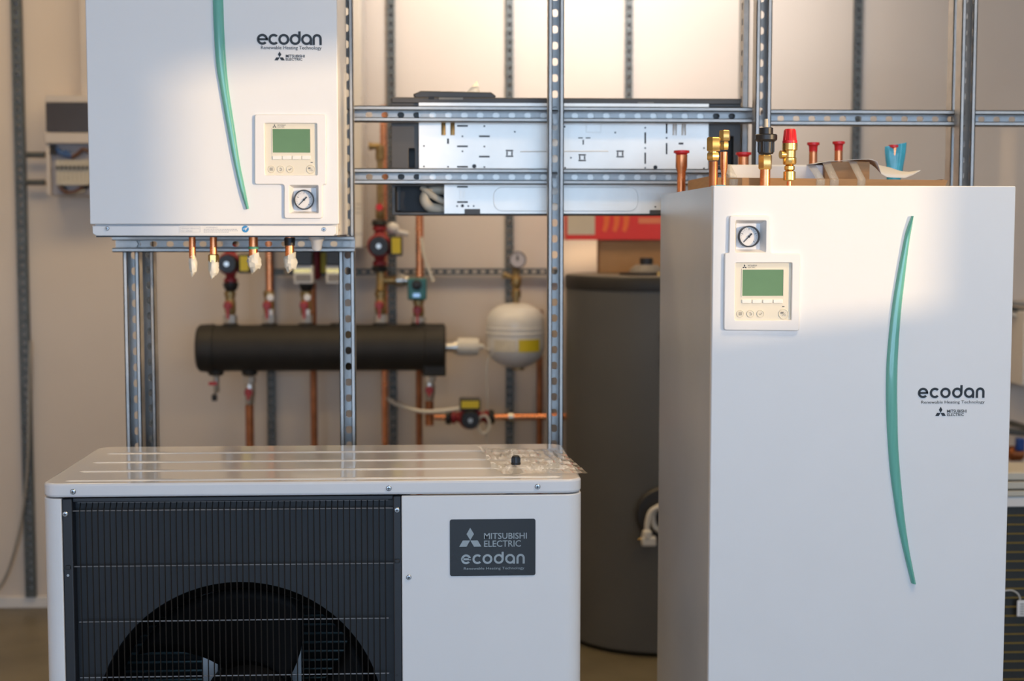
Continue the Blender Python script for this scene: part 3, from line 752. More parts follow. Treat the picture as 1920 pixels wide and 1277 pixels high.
# packaging lying on top of the cylinder cabinet
tr = thing('cardboard_tray', 'flat brown cardboard tray lying on top of the tall cylinder cabinet', 'cardboard box', (.83, 3.15, cH))
x0, x1, y0, y1, z0, z1 = .566, 1.052, 2.985, 3.315, cH, cH+.020
m = M(); t = .004
make('tray_base', M().box(x0, x1, y0, y1, z0, z0+t), card, tr)
make('tray_wall', M().prism([(x0, z0+t), (x1-.004, z0+t), (x1+.002, z1-.002), (x0, z1+.003)], y0, y0+t), card, tr)
make('tray_wall', M().box(x0, x1, y1-t, y1, z0+t, z1+.004), card, tr)
make('tray_wall', M().box(x0, x0+t, y0+t, y1-t, z0+t, z1+.008), card, tr)
make('tray_wall', M().box(x1-t-.004, x1-.004, y0+t, y1-t, z0+t, z1), card, tr)
a, b = at(1366, 337, 3.06), at(1545, 309, 3.06)
make('foam_block', M().box(a.x, b.x, 3.06, 3.14, z0+t+.0005, b.z), foam, label='long white foam block standing in the cardboard tray behind the brass valves', cat='packaging', bevel=.004)
a, b = at(1546, 337, 3.05), at(1631, 303.5, 3.05)
ct = make('parcel', M().box(a.x, b.x, 3.05, 3.17, z0+t+.0005, b.z), card, label='small brown carton standing in the tray between tape bands', cat='cardboard box', bevel=.0015)
for i, (pa, pb, Yt) in enumerate(((1367, 1383, 2.984), (1530, 1546, 2.984), (1555.5, 1572, 2.984), (1607, 1622, 2.984))):
    pt = at(pa, 340, Yt); pu = at(pb, 340, Yt); zt2 = zat(pa, 309 if i < 2 else 304.5, 3.05)
    zt2 = (b.z if i > 1 else zat(1366, 309, 3.06))
    m = M(); yf = 3.0595 if i < 2 else 3.0495
    m.add([(pt.x, Yt-.0005, z0+.001), (pu.x, Yt-.0005, z0+.001), (pu.x+.001, Yt-.0005, z1-.001), (pt.x+.001, Yt-.0005, z1-.001), (pu.x, yf, zt2+.001), (pt.x, yf, zt2+.001), (pu.x, yf+.07, zt2+.0015), (pt.x, yf+.07, zt2+.0015)],
          [(0,1,2,3), (3,2,4,5), (5,4,6,7)])
    o = make('tape_band', m, tapecl, tr, label='clear ribbed tape band'); sm = o.modifiers.new('thick', 'SOLIDIFY'); sm.thickness = .0004
# curled sheet of paper on the cartons
m = M(); nx, ny = 18, 6; vs = []; fs = []
ax, bx = at(1500, 310, 3.12).x, at(1702, 322, 3.12).x
pz = [(0, zat(1500, 309.5, 3.05)), (.2, zat(1540, 305, 3.05)+.0015), (.5, b.z+.0035), (.68, zat(1640, 301.5, 3.05)+.001), (.85, zat(1665, 307, 3.05)), (1, zat(1700, 321, 3.05))]
for i in range(nx+1):
    t = i/nx
    for q in range(len(pz)-1):
        if pz[q][0] <= t <= pz[q+1][0]:
            f_ = (t-pz[q][0])/(pz[q+1][0]-pz[q][0]); f_ = f_*f_*(3-2*f_); zz = pz[q][1]*(1-f_)+pz[q+1][1]*f_
    for j in range(ny+1):
        s_ = j/ny; xx = ax+(bx-ax)*t; yy = 3.035+.15*s_
        dr = max(0, min(1, (t-.60)/.08))*max(0, min(1, (1-t)/.10))
        vs.append((xx, yy+.02*dr, zz+.0015+.004*s_*(1-abs(2*t-1))-.036*dr*(1-s_)**2*(1-.35*max(0, t-.7)/.3)))
for i in range(nx):
    for j in range(ny): k_ = i*(ny+1)+j; fs.append((k_, k_+ny+1, k_+ny+2, k_+1))
m.add(vs, fs)
o = make('paper_sheet', m, paper, label='curled white paper sheet resting over the cartons on the cylinder cabinet', cat='paper', angle=60)
sm = o.modifiers.new('thick', 'SOLIDIFY'); sm.thickness = .0006

# ------------------------------------------------------------------ outdoor heat pump
oX0, oX1, oY, oD, oH = -.7732, .2768, 2.8106, .4876, 1.0258
ou = thing('outdoor_heat_pump', 'white outdoor heat pump unit with black wire fan grille, front left on the floor', 'heat pump', ((oX0+oX1)/2, oY+oD/2, 0))
R_ = .034
def rr_xy(x0, x1, y0, y1, r, n=7): return rrect(x0, x1, y0, y1, r, n)
LIP = .0272
lid = make('lid', M().prismz(rr_xy(oX0, oX1, oY, oY+oD, R_), oH-LIP, oH), lidp, ou, bevel=.005, seg=3)
for i, py in enumerate((849, 866, 883, 901.2)):
    yy = [2.8106+.385, 2.8106+.262, 2.8106+.147, 2.8106+.036][i]
    rw = .010
    m = M(); n = 8; vs = []; fs = []
    xa, xb = oX0+.05, oX1-.05
    xs_ = [xa-.012, xa]+[xb, xb+.012]
    for xi, x in enumerate(xs_):
        hh = .0024 if xi in (1, 2) else .0001; ww = rw if xi in (1, 2) else rw*.4
        for q in range(n+1):
            a_ = PI*q/n; vs.append((x, yy-ww*math.cos(a_), oH-.0003+hh*math.sin(a_)))
    for xi in range(3):
        for q in range(n): k_ = xi*(n+1)+q; fs.append((k_, k_+1, k_+n+2, k_+n+1))
    m.add(vs, fs); make('lid_rib', m, lidp, lid, angle=60)
BT = oH-LIP-.0025
gX0, gX1 = at(116, 1000, oY).x, at(753, 1000, oY).x
# left corner column and right front panel with rounded corners
def corner_panel(x0, x1, left):
    p = []
    if left:
        c = (oX0+R_, oY+R_)
        for i in range(8): a_ = math.radians(180+90*i/7); p.append((c[0]+R_*math.cos(a_), c[1]+R_*math.sin(a_)))
        p += [(x1, oY), (x1, oY+.012), (oX0+R_, oY+.012), (oX0+.012, oY+R_), (oX0+.012, oY+oD-.02), (oX0, oY+oD-.02)]
        return p
    c = (oX1-R_, oY+R_); p = [(x0, oY+.012), (x0, oY)]
    for i in range(8): a_ = math.radians(270+90*i/7); p.append((c[0]+R_*math.cos(a_), c[1]+R_*math.sin(a_)))
    p += [(oX1, oY+oD-.02), (oX1-.012, oY+oD-.02), (oX1-.012, oY+R_), (oX1-R_, oY+.012)]
    return p
make('corner_panel', M().prismz(corner_panel(0, gX0, True), .03, BT), paint, ou, bevel=.002)
make('service_panel', M().prismz(corner_panel(gX1, 0, False), .03, BT), paint, ou, bevel=.002)
make('base_pan', M().box(oX0+.004, oX1-.004, oY+.004, oY+oD-.01, .02, .03), paint, ou)
for x in (oX0+.15, oX1-.25): make('foot_rail', M().box(x, x+.09, oY-.01, oY+oD, 0, .02), zinc, ou, bevel=.002)
# dark fan bay: frame posts, recessed bulkhead with round opening
fT = BT-.0005
yb_ = oY+.032
for nm, xa, xb in (('grille_frame', gX0, at(135, 1000, oY).x), ('grille_frame', at(737, 1000, oY).x, gX1-.0005)):
    make(nm, M().box(xa+.0003, xb, oY+.004, yb_, .03, fT), anth, ou, bevel=.002)
fl, frr = at(135, 1000, oY).x, at(737, 1000, oY).x
make('grille_frame', M().box(fl, frr, oY+.012, yb_, fT-.008, fT), anth, ou, bevel=.001)
ccx, ccz = at(452, 1355, yb_).x, at(452, 1355, yb_).z; RO = 272*yb_/F_PX
circ = [(ccx+RO*math.cos(2*PI*i/72), ccz+RO*math.sin(2*PI*i/72)) for i in range(72)]
make('fan_bulkhead', fill_mesh([[(gX0+.002, .03), (gX1-.002, .03), (gX1-.002, fT), (gX0+.002, fT)], circ], yb_, yb_+.006, 0), anthd, ou, label='dark grey bulkhead with round fan opening')
make('fan_shroud', M().lathe([(RO+.004, 0), (RO-.002, 0), (RO-.016, .012), (RO-.022, .03), (RO-.022, .11), (RO-.019, .11), (RO-.018, .03), (RO+.004, .004), (RO+.004, 0)], (ccx, yb_+.0065, ccz), (0,1,0), 64, caps=False), fanm, ou)
make('bay_wall', M().box(gX1+.004, gX1+.008, yb_+.007, oY+oD-.05, .03, fT), anthd, ou)
# wire guard
wg = thing('wire_guard', None, None, ((fl+frr)/2, oY+.006, .5)); wg.parent = ou; wg.location = Vector(ORG['wire_guard'])-ORG[ou.name]
wy = oY+.008; wr = .0013
wx0, wx1 = at(150, 1000, wy).x, at(722, 1000, wy).x; NW = 52
ztop = zat(440, 955, wy)
wtop = zat(440, 939.5, wy)
def vwire():
    m = M(); m.tube([(0, .0, -.6), (0, 0, ztop-.006-.6), (0, .0016, ztop+.001-.6), (0, .014, wtop-.6), (0, .024, wtop+.001-.6)], wr, 6); return m
x = wx0
vw = M(); base = vwire()
vm = None
zoff = .0
mm_ = M(); mm_.tube([(wx0, wy, .04), (wx0, wy, ztop-.005), (wx0, wy+.002, ztop+.002), (wx0, wy+.013, wtop), (wx0, wy+.023, wtop)], wr, 6)
vm = make('wire', mm_, wirem, wg); w0 = ORG[vm.name].copy()
for i in range(1, NW):
    dup(vm, wg, w0+Vector(((wx1-wx0)*i/(NW-1), 0, 0)), 'wire')
def hwire(py, dy=0.0, ext=0.0):
    z = zat(440, py, wy); m = M().tube([(wx0-.006-ext, wy+dy+.0027, z), (wx1+.006+ext, wy+dy+.0027, z)], wr*1.15, 8)
    make('cross_wire', m, mat('glossy_wire', (.24, .24, .25), .25, metal=.5, var=.02), wg)
hwire(956, 0, .010); hwire(1060, 0, .012); hwire(1163.5); hwire(1267.5); hwire(942, .0085)
for i in range(4): hwire(1371+i*104)
for px, py in ((122.5, 964), (744.5, 956.5)): p = at(px, py, oY+.004); screw(ou, p.x, oY+.004, p.z, .0055)
for px, py in ((137, 922), (729, 915.5), (1008, 912.5)): p = at(px, py, oY); screw(ou, p.x, oY, p.z, .0055)
p = at(766.5, 1082.5, oY); screw(ou, p.x, oY, p.z, .0052)
for px, py in ((127.5, 1079), (743, 1068), (744, 1266)):
    p = at(px, py, oY+.004); make('hole', M().lathe([(.0026, 0), (.0026, .0004)], (p.x, oY+.0041, p.z), (0,-1,0), 12), black if px > 200 else screwm, ou)
for px, py in ((128, 1063.5), (744.5, 1051.5)):
    p = at(px, py, oY+.004); make('wire_clip', M().box(p.x-.0045, p.x+.0045, oY+.0005, oY+.0041, p.z-.004, p.z+.004), blackp, ou, bevel=.001)
# fan
fan = thing('fan', None, None, (ccx, yb_+.07, ccz)); fan.parent = ou; fan.location = ORG['fan']-ORG[ou.name]
fy0 = yb_+.045
make('hub', M().lathe([(1e-6, -.012), (.05, -.010), (.082, -.002), (.094, .012), (.096, .06), (.09, .06)], (ccx+.008, fy0, ccz+.006), (0,1,0), 40), fanm, fan)
def blade(a0, span):
    m = M(); nr, na = 8, 14; vs = []; fs = []
    for i in range(nr+1):
        t = i/nr; r = .085+(RO-.032-.085)*t
        lead = a0+math.radians(29*t); trail = a0+math.radians(span+31*t)
        for j in range(na+1):
            s_ = j/na; a_ = lead+(trail-lead)*s_
            vs.append((ccx+.004+r*math.cos(a_), fy0+.015+.055*s_-.01*math.sin(PI*s_), ccz+r*math.sin(a_)))
    for i in range(nr):
        for j in range(na): k_ = i*(na+1)+j; fs.append((k_, k_+1, k_+na+2, k_+na+1))
    m.add(vs, fs); o = make('blade', m, fanm, fan, angle=60); sm = o.modifiers.new('thick', 'SOLIDIFY'); sm.thickness = .004
for a_ in (35, 155, 275): blade(math.radians(a_), 89)
# coil behind the fan
yc = oY+oD-.055
cl_ = make('coil', M().box(oX0+.03, gX1+.002, yc, yc+.03, .04, fT-.02), finm, ou)
tm = M().tube([(oX0+.035, yc-.004, 0.6), (gX1, yc-.004, 0.6)], .0035, 8)
tb = make('coil_tube', tm, tubem, cl_); t0 = ORG[tb.name].copy()
for i in range(1, 30): dup(tb, cl_, Vector((t0.x, t0.y, .06+.0205*i+.3)), 'coil_tube')
tb.location = Vector((t0.x, t0.y, .36))-ORG[cl_.name]
for px in (394, 550):
    p = at(px, 1250, oY+.2); make('motor_bracket', M().box(p.x-.017, p.x+.017, oY+.20, oY+.215, .04, fT-.1), brkm, ou, bevel=.002)
# badge
p0, p1 = at(843.7, 1080.3, oY), at(1004, 972.4, oY)
bd = make('badge', fill_mesh([rrect(p0.x, p1.x, p0.z, p1.z, .0042)], oY-.0016, oY, .0004), badgem, ou, label='dark rounded badge plate')
s = oY-.0016
def q(px, py): return at(px, py, oY)
a, b = q(860.9, 1025), q(902.5, 1025); make('emblem', diamonds((a.x+b.x)/2, a.z, b.x-a.x, s, .0005), chrome, bd)
a, b = q(907.6, 1010.2), q(987.8, 998.2); make('maker_lettering', text_mesh('MITSUBISHI', a.x, b.x, a.z, b.z-a.z, s, bold=.01), chrome, bd)
a, b = q(907.6, 1025), q(976.6, 1012.5); make('maker_lettering', text_mesh('ELECTRIC', a.x, b.x, a.z, b.z-a.z, s, bold=.01), chrome, bd)
a, b = q(864.6, 1057.6), q(983.8, 1038); make('wordmark', wordmark(a.x, b.x, a.z, b.z-a.z, s, .0005), chrome, bd)
a, b = q(869.7, 1068), q(983, 1062); make('tagline', text_mesh('Renewable Heating Technology', a.x, b.x, a.z, b.z-a.z, s, bold=-.003), chrome, bd)

# small crumpled plastic bag and black cap on the lid
m = M(); nx, ny = 64, 30; vs = []; fs = []; rnd = random.Random(11)
cA = Vector((at(893, 853, 3.22).x, 3.215)); cB = Vector((at(1050, 862, 3.14).x+.004, 3.185)); cC = Vector((at(1101, 893, 2.87).x, 2.858)); cD = Vector((at(924, 894, 2.85).x, 2.856))
folds = [(rnd.uniform(0, PI), rnd.uniform(5, 22), rnd.uniform(0, 6), rnd.uniform(.4, 1)) for _ in range(9)]
def crease(u, v):
    t = 0
    for a_, f_, p_, w_ in folds: t += w_*(1-abs(math.sin((u*1.5*math.cos(a_)+v*math.sin(a_))*f_+p_)))**3
    return t/2.6
for i in range(nx+1):
    u = i/nx
    for j in range(ny+1):
        v = j/ny
        pxy = (cA*(1-u)+cB*u)*(1-v)+(cD*(1-u)+cC*u)*v
        body_ = min(1, 5*v)*min(1, 5*(1-v))*min(1, 6*(1-u))
        z = oH+.0032+.0085*crease(u, v)*(.35+.65*body_)+.004*math.sin(PI*u)*body_+.012*max(0, 1-u*9)*abs(math.sin(11*v))
        z = min(z, oH+.016)
        vs.append((pxy.x+.004*math.sin(23*v+2)*(1-u), pxy.y+.003*math.sin(17*u+1), z))
for i in range(nx):
    for j in range(ny): k_ = i*(ny+1)+j; fs.append((k_, k_+ny+1, k_+ny+2, k_+1))
m.add(vs, fs)
o = make('plastic_bag', m, bag, label='crumpled clear plastic bag lying on the heat pump lid', cat='plastic bag', angle=50)
p = at(967, 880, 2.92); cx_ = at(967, 880, 2.93).x
cz0 = oH+.0125
cp = make('black_cap', M().lathe([(.0098, 0), (.0100, .004), (.0090, .0045), (.0084, .014), (.0070, .0175), (.0040, .019), (1e-6, .019)], (cx_, 2.925, cz0), n=22), blackp, label='small black ribbed cap lying on the plastic bag', cat='cap')
rb_ = M()
for kk in range(14):
    a_ = 2*PI*kk/14; rb_.box(cx_+.0088*math.cos(a_)-.0006, cx_+.0088*math.cos(a_)+.0006, 2.925+.0088*math.sin(a_)-.0006, 2.925+.0088*math.sin(a_)+.0006, cz0+.0045, cz0+.014)
make('ribs', rb_, blackp, cp)

# ------------------------------------------------------------------ air conditioner seen from behind
aY = YP+.0415+.04+.0015
ac = thing('air_conditioner', 'charcoal wall air conditioner seen from behind with its zinc mounting plate', 'air conditioner', (.31, 3.72, 1.553))
A = lambda px, py, Y=None: at(px, py, Y or aY+.008)
x0, x1 = -.120, .748; zt, zb = A(733, 182).z, A(733, 403).z
# body shell: rear faces with openings
yB = aY+.010
body = [[(x0, zb), (x1, zb), (x1, zt), (x0, zt)]]
def pb(b): return rrect(A(b[0], b[3]).x, A(b[1], b[3]).x, A(b[0], b[3]).z, A(b[0], b[2]).z, .003, 3)
holes = [pb((741, 834, 349, 398)), pb((766, 778, 278, 315)), pb((1347, 1375, 255, 330))]
make('rear_shell', fill_mesh(body+holes, yB, yB+.012, .001), acbody, ac, angle=50)
make('casing', M().box(x0, x1, yB+.055, yB+.22, zb, zt), acbody, ac, bevel=.012)
make('casing_rim', fill_mesh([rrect(x0, x1, zb, zt, .004), rrect(x0+.006, x1-.006, zb+.006, zt-.006, .003)], yB+.0125, yB+.0545, 0), acbody, ac)
make('cavity_lining', M().box(x0+.02, A(838, 400).x, yB+.05, yB+.0545, zb+.008, A(733, 346).z), acdark, ac)
# top edge trim
make('top_trim', M().box(x0+.002, x1-.002, yB-.006, yB-.0005, A(733, 193).z, zt-.002), acbody, ac, bevel=.0015)
for b in ((822-18, 814, 181.5, 186.5), (823, 868, 183.5, 187.5), (1195, 1225, 192, 196)):
    a_, c_ = A(b[0], b[3], yB), A(b[1], b[2], yB)
    make('top_catch', M().box(a_.x, c_.x, yB-.009, yB-.0065, a_.z, c_.z), acdark if b[0] < 810 else greyprt, ac)
# mounting plate
P0, P1 = A(786, 346).x, A(1327.6, 230).x
zpt = A(786, 193).z; zpm = A(900, 342).z; zpb = A(833, 400.5).z; xl2 = A(833, 380).x
loop = [(P0, zpm), (xl2, zpm), (xl2, zpb), (P1-.035, zpb), (P1-.035, zpm), (P1, zpm), (P1, zpt), (P0, zpt)]
slots = []
def hs(px, py, w=20, h=3.2): slots.append([(A(px-w/2, py+h/2).x, A(px-w/2, py+h/2).z), (A(px+w/2, py+h/2).x, A(px, py+h/2).z), (A(px+w/2, py-h/2).x, A(px, py-h/2).z), (A(px-w/2, py-h/2).x, A(px, py-h/2).z)])
def hd(px, py, r=2.2):
    c = A(px, py); R__ = r*aY/F_PX; slots.append([(c.x+R__*math.cos(2*PI*i/10), c.z+R__*math.sin(2*PI*i/10)) for i in range(10)])
for px, py in ((867, 236.5), (867, 274.7), (867, 313), (908, 256), (908, 294)): hs(px, py)
for px, py in ((867, 350.5), (867, 379)): hs(px, py)
for px, py in ((867, 256), (867, 284), (908, 237), (908, 275), (908, 313.5), (795, 274), (795, 312.5), (840, 313), (965, 247.5), (1058, 238), (1070, 296), (1059, 315), (1153, 249), (857, 386.5), (878, 386.5), (888, 386.5), (1070, 381), (1209, 240), (1209, 278), (1209, 315), (1249, 259), (1319, 278), (1319, 316), (1228, 388)): hd(px, py, 1.7)
for px, py in ((889, 312), (1228, 314)): hd(px, py, 4)
hd(867, 386, 3)
hs(840, 265, 3.4, 10)
for py, h in ((259, 21), (297, 21)): hs(1209, py, 3, h)
for py, h in ((240, 21), (279, 21)): hs(1249, py, 3, h)
hs(1276, 269.5, 9, 3.6); hs(1088, 259, 9, 2); hs(1102, 259, 9, 2); hs(1093, 267, 2.6, 9)
for px, py in ((955, 288), (1091, 296), (1162, 289)):
    for dy in (-5.3, 5.3): hs(px, py+dy, 14, 2.6)
    for dx in (-4.6, 4.6): hs(px+dx, py, 2.6, 7)
for px in (1134, 1187):
    hs(px, 364, 1.8, 9); hs(px, 378, 1.8, 9)
mp_ = make('mounting_plate', fill_mesh([loop]+slots, aY, aY+.0022, 0), platem, ac, label='zinc steel mounting plate with slots')
# raised bead and embossed pads
for px in (831.5, 848.5, 1264, 1281):
    a_, c_ = A(px-5, 254), A(px+5, 228); make('embossed_bead', M().lathe([(.0058, 0), (.0058, a_.z*0+c_.z-a_.z-.004), (.003, c_.z-a_.z)], ((a_.x+c_.x)/2, aY+.0015, a_.z), (0,0,1), 14), brassd if px < 900 else platem, mp_)
bead = M(); a_, c_ = A(975, 284.5), A(1140, 284); bead.tube([(a_.x, aY, a_.z), (c_.x, aY, c_.z)], .0012, 8); make('embossed_bead', bead, platem, mp_)
pad = rrect(A(925, 391).x, A(1195, 391).x, A(925, 396).z, A(925, 351).z, .022, 8)
make('embossed_panel', fill_mesh([pad], aY-.0022, aY-.0001, .001), platem, mp_, angle=50)
a_, c_ = A(871, 374), A(861, 355.5); make('embossed_panel', fill_mesh([rrect(c_.x, a_.x, a_.z, c_.z, .004), rrect(c_.x+.0035, a_.x-.0035, a_.z+.0035, c_.z-.0035, .002)], aY-.0016, aY-.0001, .0005), platem, mp_)
a_, c_ = A(1098, 249), A(1127, 228); make('embossed_panel', fill_mesh([rrect(a_.x, c_.x, a_.z, c_.z, .004), rrect(a_.x+.002, c_.x-.002, a_.z+.002, c_.z-.002, .003)], aY-.0012, aY-.0001, .0004), platem, mp_)
for (xa, xb, yt) in ((871, 900, 392), (1217, 1245, 394)):
    a_, c_ = A(xa, 402.5), A(xb, yt); make('hook', M().box(a_.x, c_.x, aY-.004, aY-.0004, a_.z, c_.z), acbody, ac, bevel=.001)
# drain hose curl in the cavity
pts = [A(836, 356, yB+.03), A(815, 356, yB+.028), A(800, 364, yB+.024), A(797, 376, yB+.022), A(806, 388, yB+.022), A(822, 392, yB+.024), A(838, 393, yB+.028)]
make('drain_hose', M().tube(spline(pts, 8), .0135, 16), hosem, ac)
pts = [A(792, 351, yB+.022), A(800, 358, yB+.016), A(812, 367, yB+.012), A(826, 375, yB+.012), A(840, 379, yB+.014)]
make('drain_hose', M().tube(spline(pts, 8), .0085, 14), hosem, ac)
# flat packet lying on the air conditioner
a_, c_ = A(774, 181, 3.64), A(930, 169, 3.64)
pk = make('document_packet', M().prism([(a_.x+.006, zt+.0005), (c_.x-.004, zt+.0005), (c_.x+.001, zt+.006), (c_.x-.012, zt+.016), (a_.x+.02, zt+.0185), (a_.x, zt+.010)], 3.64, 3.78), acbody, label='flat dark packet in clear film lying on the air conditioner', cat='packet', bevel=.003)
m = M(); f0, f1, f2 = A(875, 168, 3.66), A(900, 168, 3.66), A(893, 151, 3.68)
m.add([(f0.x, 3.66, zt+.0175), (f1.x, 3.66, zt+.0165), (f2.x+.002, 3.68, f2.z), (f1.x, 3.70, zt+.0168)], [(0,1,2), (1,3,2)])
o = make('film_flap', m, bag, pk); sm = o.modifiers.new('thick', 'SOLIDIFY'); sm.thickness = .0004

# ------------------------------------------------------------------ perforated rails on the back wall
RAILX = [(-1.652, 'tall perforated wall rail at the far left beside the distribution board'), (-1.155, 'perforated wall rail behind the left steel strut post'),
         (-.681, 'perforated wall rail behind the left half of the black manifold'), (-.193, 'perforated wall rail behind the red pump riser'),
         (.277, 'perforated wall rail behind the white expansion vessel'), (.754, 'perforated wall rail above the middle of the air conditioner'),
         (1.217, 'perforated wall rail beside the right end of the air conditioner'), (1.679, 'perforated wall rail in the open bay right of the relief valves')]
for i, (x, lb) in enumerate(RAILX):
    w = .040 if i == 0 else .030
    z0 = .046
    place_strut('wall_rail', ZC-.01-z0, (x, WY-.0005, z0), (1,0,0), (0,-1,0), (0,0,1), zincd, None, lb, 'rail', 'perforated rails on the back wall', width=w, depth=.022, pitch=.034, hole=(.0075, .0095), lip=.006)
place_strut('wall_rail', 1.15, (-.66, WY-.024, 1.352), (0,0,1), (0,-1,0), (1,0,0), zincd, None, 'horizontal perforated wall rail running behind the pumps above the manifold', 'rail', width=.026, depth=.016, pitch=.034, hole=(.0055, .0095), lip=.005)

# ------------------------------------------------------------------ black manifold with valves
mY = 5.56
def Q(px, py, Y=mY): return at(px, py, Y)
mz = (Q(600, 607).z+Q(600, 697).z)/2; mr = .0885
mf = thing('manifold', 'long black insulated horizontal manifold on the back wall', 'manifold', (-.44, mY, mz-mr))
xa, xb = Q(380, 650).x, Q(832, 655).x
make('insulated_body', M().lathe([(mr*.985, 0), (mr, .004), (mr, xb-xa)], (xa, mY, mz), (1,0,0), 40), foamblk, mf)
make('end_cap', M().lathe([(mr*.9, -.018), (mr*1.02, -.008), (mr*1.04, .02), (mr*1.04, .045), (mr*1.002, .047)], (xa, mY, mz), (1,0,0), 40), foamblk, mf)
make('end_cap', M().lathe([(mr*1.002, -.072), (mr*1.03, -.07), (mr*1.03, 0), (mr*.9, .008)], (xb, mY, mz), (1,0,0), 40), foamblk, mf)
e0, e1 = Q(793, 705), Q(836, 680); make('insulated_foot', M().box(e0.x, e1.x, mY-.06, mY+.05, mz-mr-.018, mz-mr*.6), foamblk, mf, bevel=.006)
for x in (xa+.2, xb-.36): make('wall_bracket', M().box(x-.02, x+.02, mY+mr*.8, WY-.0005, mz-.02, mz+.02), zincd, mf)
TOPX = [432, 505, 574, 634, 714, 785]; BOTX = [405, 468, 805]
for px in TOPX: make('nozzle_collar', M().lathe([(.032, -.02), (.034, .004), (.026, .009), (.02, .009)], (Q(px, 600).x, mY, mz+mr-.004), n=24), foamblk, mf)
for px in BOTX: make('nozzle_collar', M().lathe([(.02, -.012), (.028, -.010), (.033, .012), (.033, .03)], (Q(px, 700).x, mY, mz-mr-.004), n=24), foamblk, mf)
# immersion head at right end
h0 = Q(845, 655).x
make('immersion_head_neck', M().lathe([(.018, 0), (.018, .03), (.026, .03), (.026, .044)], (xb+.0082, mY, mz), (1,0,0), 24), silver, mf)
hd_ = make('immersion_head', M().lathe([(.034, 0), (.035, .004), (.034, .072), (.030, .082), (.012, .084), (.011, .096), (.008, .1)], (xb+.0525, mY, mz+.002), (1,0,0), 28), cablew, mf, label='white immersion heater head')
cbl = spline([(xb+.15, mY, mz), (xb+.185, mY-.005, mz-.02), (Q(913, 700).x, mY, mz-.07), (Q(914, 770).x, mY+.02, Q(914, 770).z), (Q(913, 830).x, mY+.02, Q(914, 830).z), (Q(914, 900).x, mY+.02, Q(914, 980).z)], 8)
make('sensor_cable', M().tube(cbl, .0032, 8), cablew, mf)

def valve(px, z0, z1, label, handle=None, white=True, mate=silver):
    """ball valve standing on a nozzle: base nut, body, handle, top nut"""
    x = Q(px, 600).x; H = z1-z0
    t = thing('ball_valve', label, 'valve', (x, mY, z0))
    make('base_nut', M().lathe([(.021, 0), (.026, .003), (.026, H*.26), (.020, H*.28)], (x, mY, z0), n=8), silver, t)
    make('valve_body', M().lathe([(.0175, H*.28), (.021, H*.36), (.022, H*.5), (.021, H*.66), (.0185, H*.7), (.0185, H*.82), (.022, H*.84), (.022, H*.97), (.017, H)], (x, mY, z0), n=20), mate, t)
    hz_ = z0+H*.56
    make('handle', M().lathe([(.011, 0), (.017, .004), (.017, .016), (.012, .020)], (x-.004, mY-.02, hz_), (0,-1,0), 16).box(x-.009, x+.001, mY-.044, mY-.034, hz_-.05, hz_+.012), handle or redh, t)
    if white:
        make('thermometer', M().lathe([(.0135, 0), (.0135, .012), (.011, .014)], (x+.008, mY-.02, z0+H*.80), (0,-1,0), 18), plas, t)
        make('lower_tag', M().box(x+.001, x+.017, mY-.03, mY-.022, z0+H*.26, z0+H*.44), plas, t, bevel=.002)
    return t
def pump(px, py, R_, horiz, label, boxdir, red=True, Y=mY):
    c = Q(px, py, Y)
    t = thing('circulation_pump', label, 'pump', (c.x, Y, c.z-R_))
    ax = Vector((1,0,0)) if horiz else Vector((0,0,1))
    L_ = R_*1.75
    make('pump_body', M().lathe([(R_*.40, -L_), (R_*.62, -L_*.94), (R_*.62, -L_*.80), (R_*.42, -L_*.72), (R_*.55, -R_*.8), (R_*.95, -R_*.4), (R_*.95, R_*.4), (R_*.55, R_*.8), (R_*.42, L_*.72), (R_*.62, L_*.80), (R_*.62, L_*.94), (R_*.40, L_)], (c.x, Y, c.z), ax, 24), redcast, t)
    make('volute', M().lathe([(R_*.9, 0), (R_*1.05, -.012), (R_*1.05, -.03), (R_*.9, -.036)], (c.x, Y-.005, c.z), (0,1,0), 28), redcast, t)
    mt = make('motor_head', M().lathe([(R_*.82, 0), (R_*.84, .05), (R_*.76, .058)], (c.x, Y-.0415, c.z), (0,-1,0), 28), blackp, t)
    make('vent_screw', M().lathe([(R_*.22, 0), (R_*.22, .006)], (c.x, Y-.1, c.z), (0,-1,0), 16), silver, mt)
    for s_ in (-1, 1):
        o_ = Vector((c.x, Y, c.z))+ax*(s_*L_)
        make('union_nut', M().lathe([(R_*.66, 0), (R_*.72, .004), (R_*.62, R_*.5)], o_, ax*s_, 10), blackp, t)
    if boxdir == 'R': b = (c.x+R_*.95, c.x+R_*2.0, c.z-R_*.85, c.z+R_*.85)
    else: b = (c.x-R_*.95, c.x+R_*.95, c.z+R_*.82, c.z+R_*1.85)
    bx_ = make('terminal_box', M().box(b[0], b[1], Y-.075, Y-.01, b[2], b[3]), blackp, t, bevel=.004)
    i_ = .006
    make('rating_label', M().box(b[0]+i_, b[1]-i_, Y-.0762, Y-.0752, b[2]+i_*1.5, b[3]-i_), yellow, bx_)
    return t
zN = mz+mr+.0055
zv = lambda py: Q(600, py).z
VT = zv(545)
# riser 1
valve(432, zN, VT, 'ball valve with red handle on the leftmost manifold outlet', white=False, mate=brassd)
t = thing('pipe_union', 'black funnel-shaped union between leftmost valve and red pump', 'fitting', (Q(433, 540).x, mY, VT+.0005))
make('union_body', M().lathe([(.018, 0), (.024, .006), (.029, .024), (.029, .030), (.02, .032)], (Q(433, 540).x, mY, VT+.0005), n=20), blackp, t)
pump(432, 494, .042, False, 'red circulation pump with yellow label, leftmost, partly hidden below the wall-hung unit', 'R')
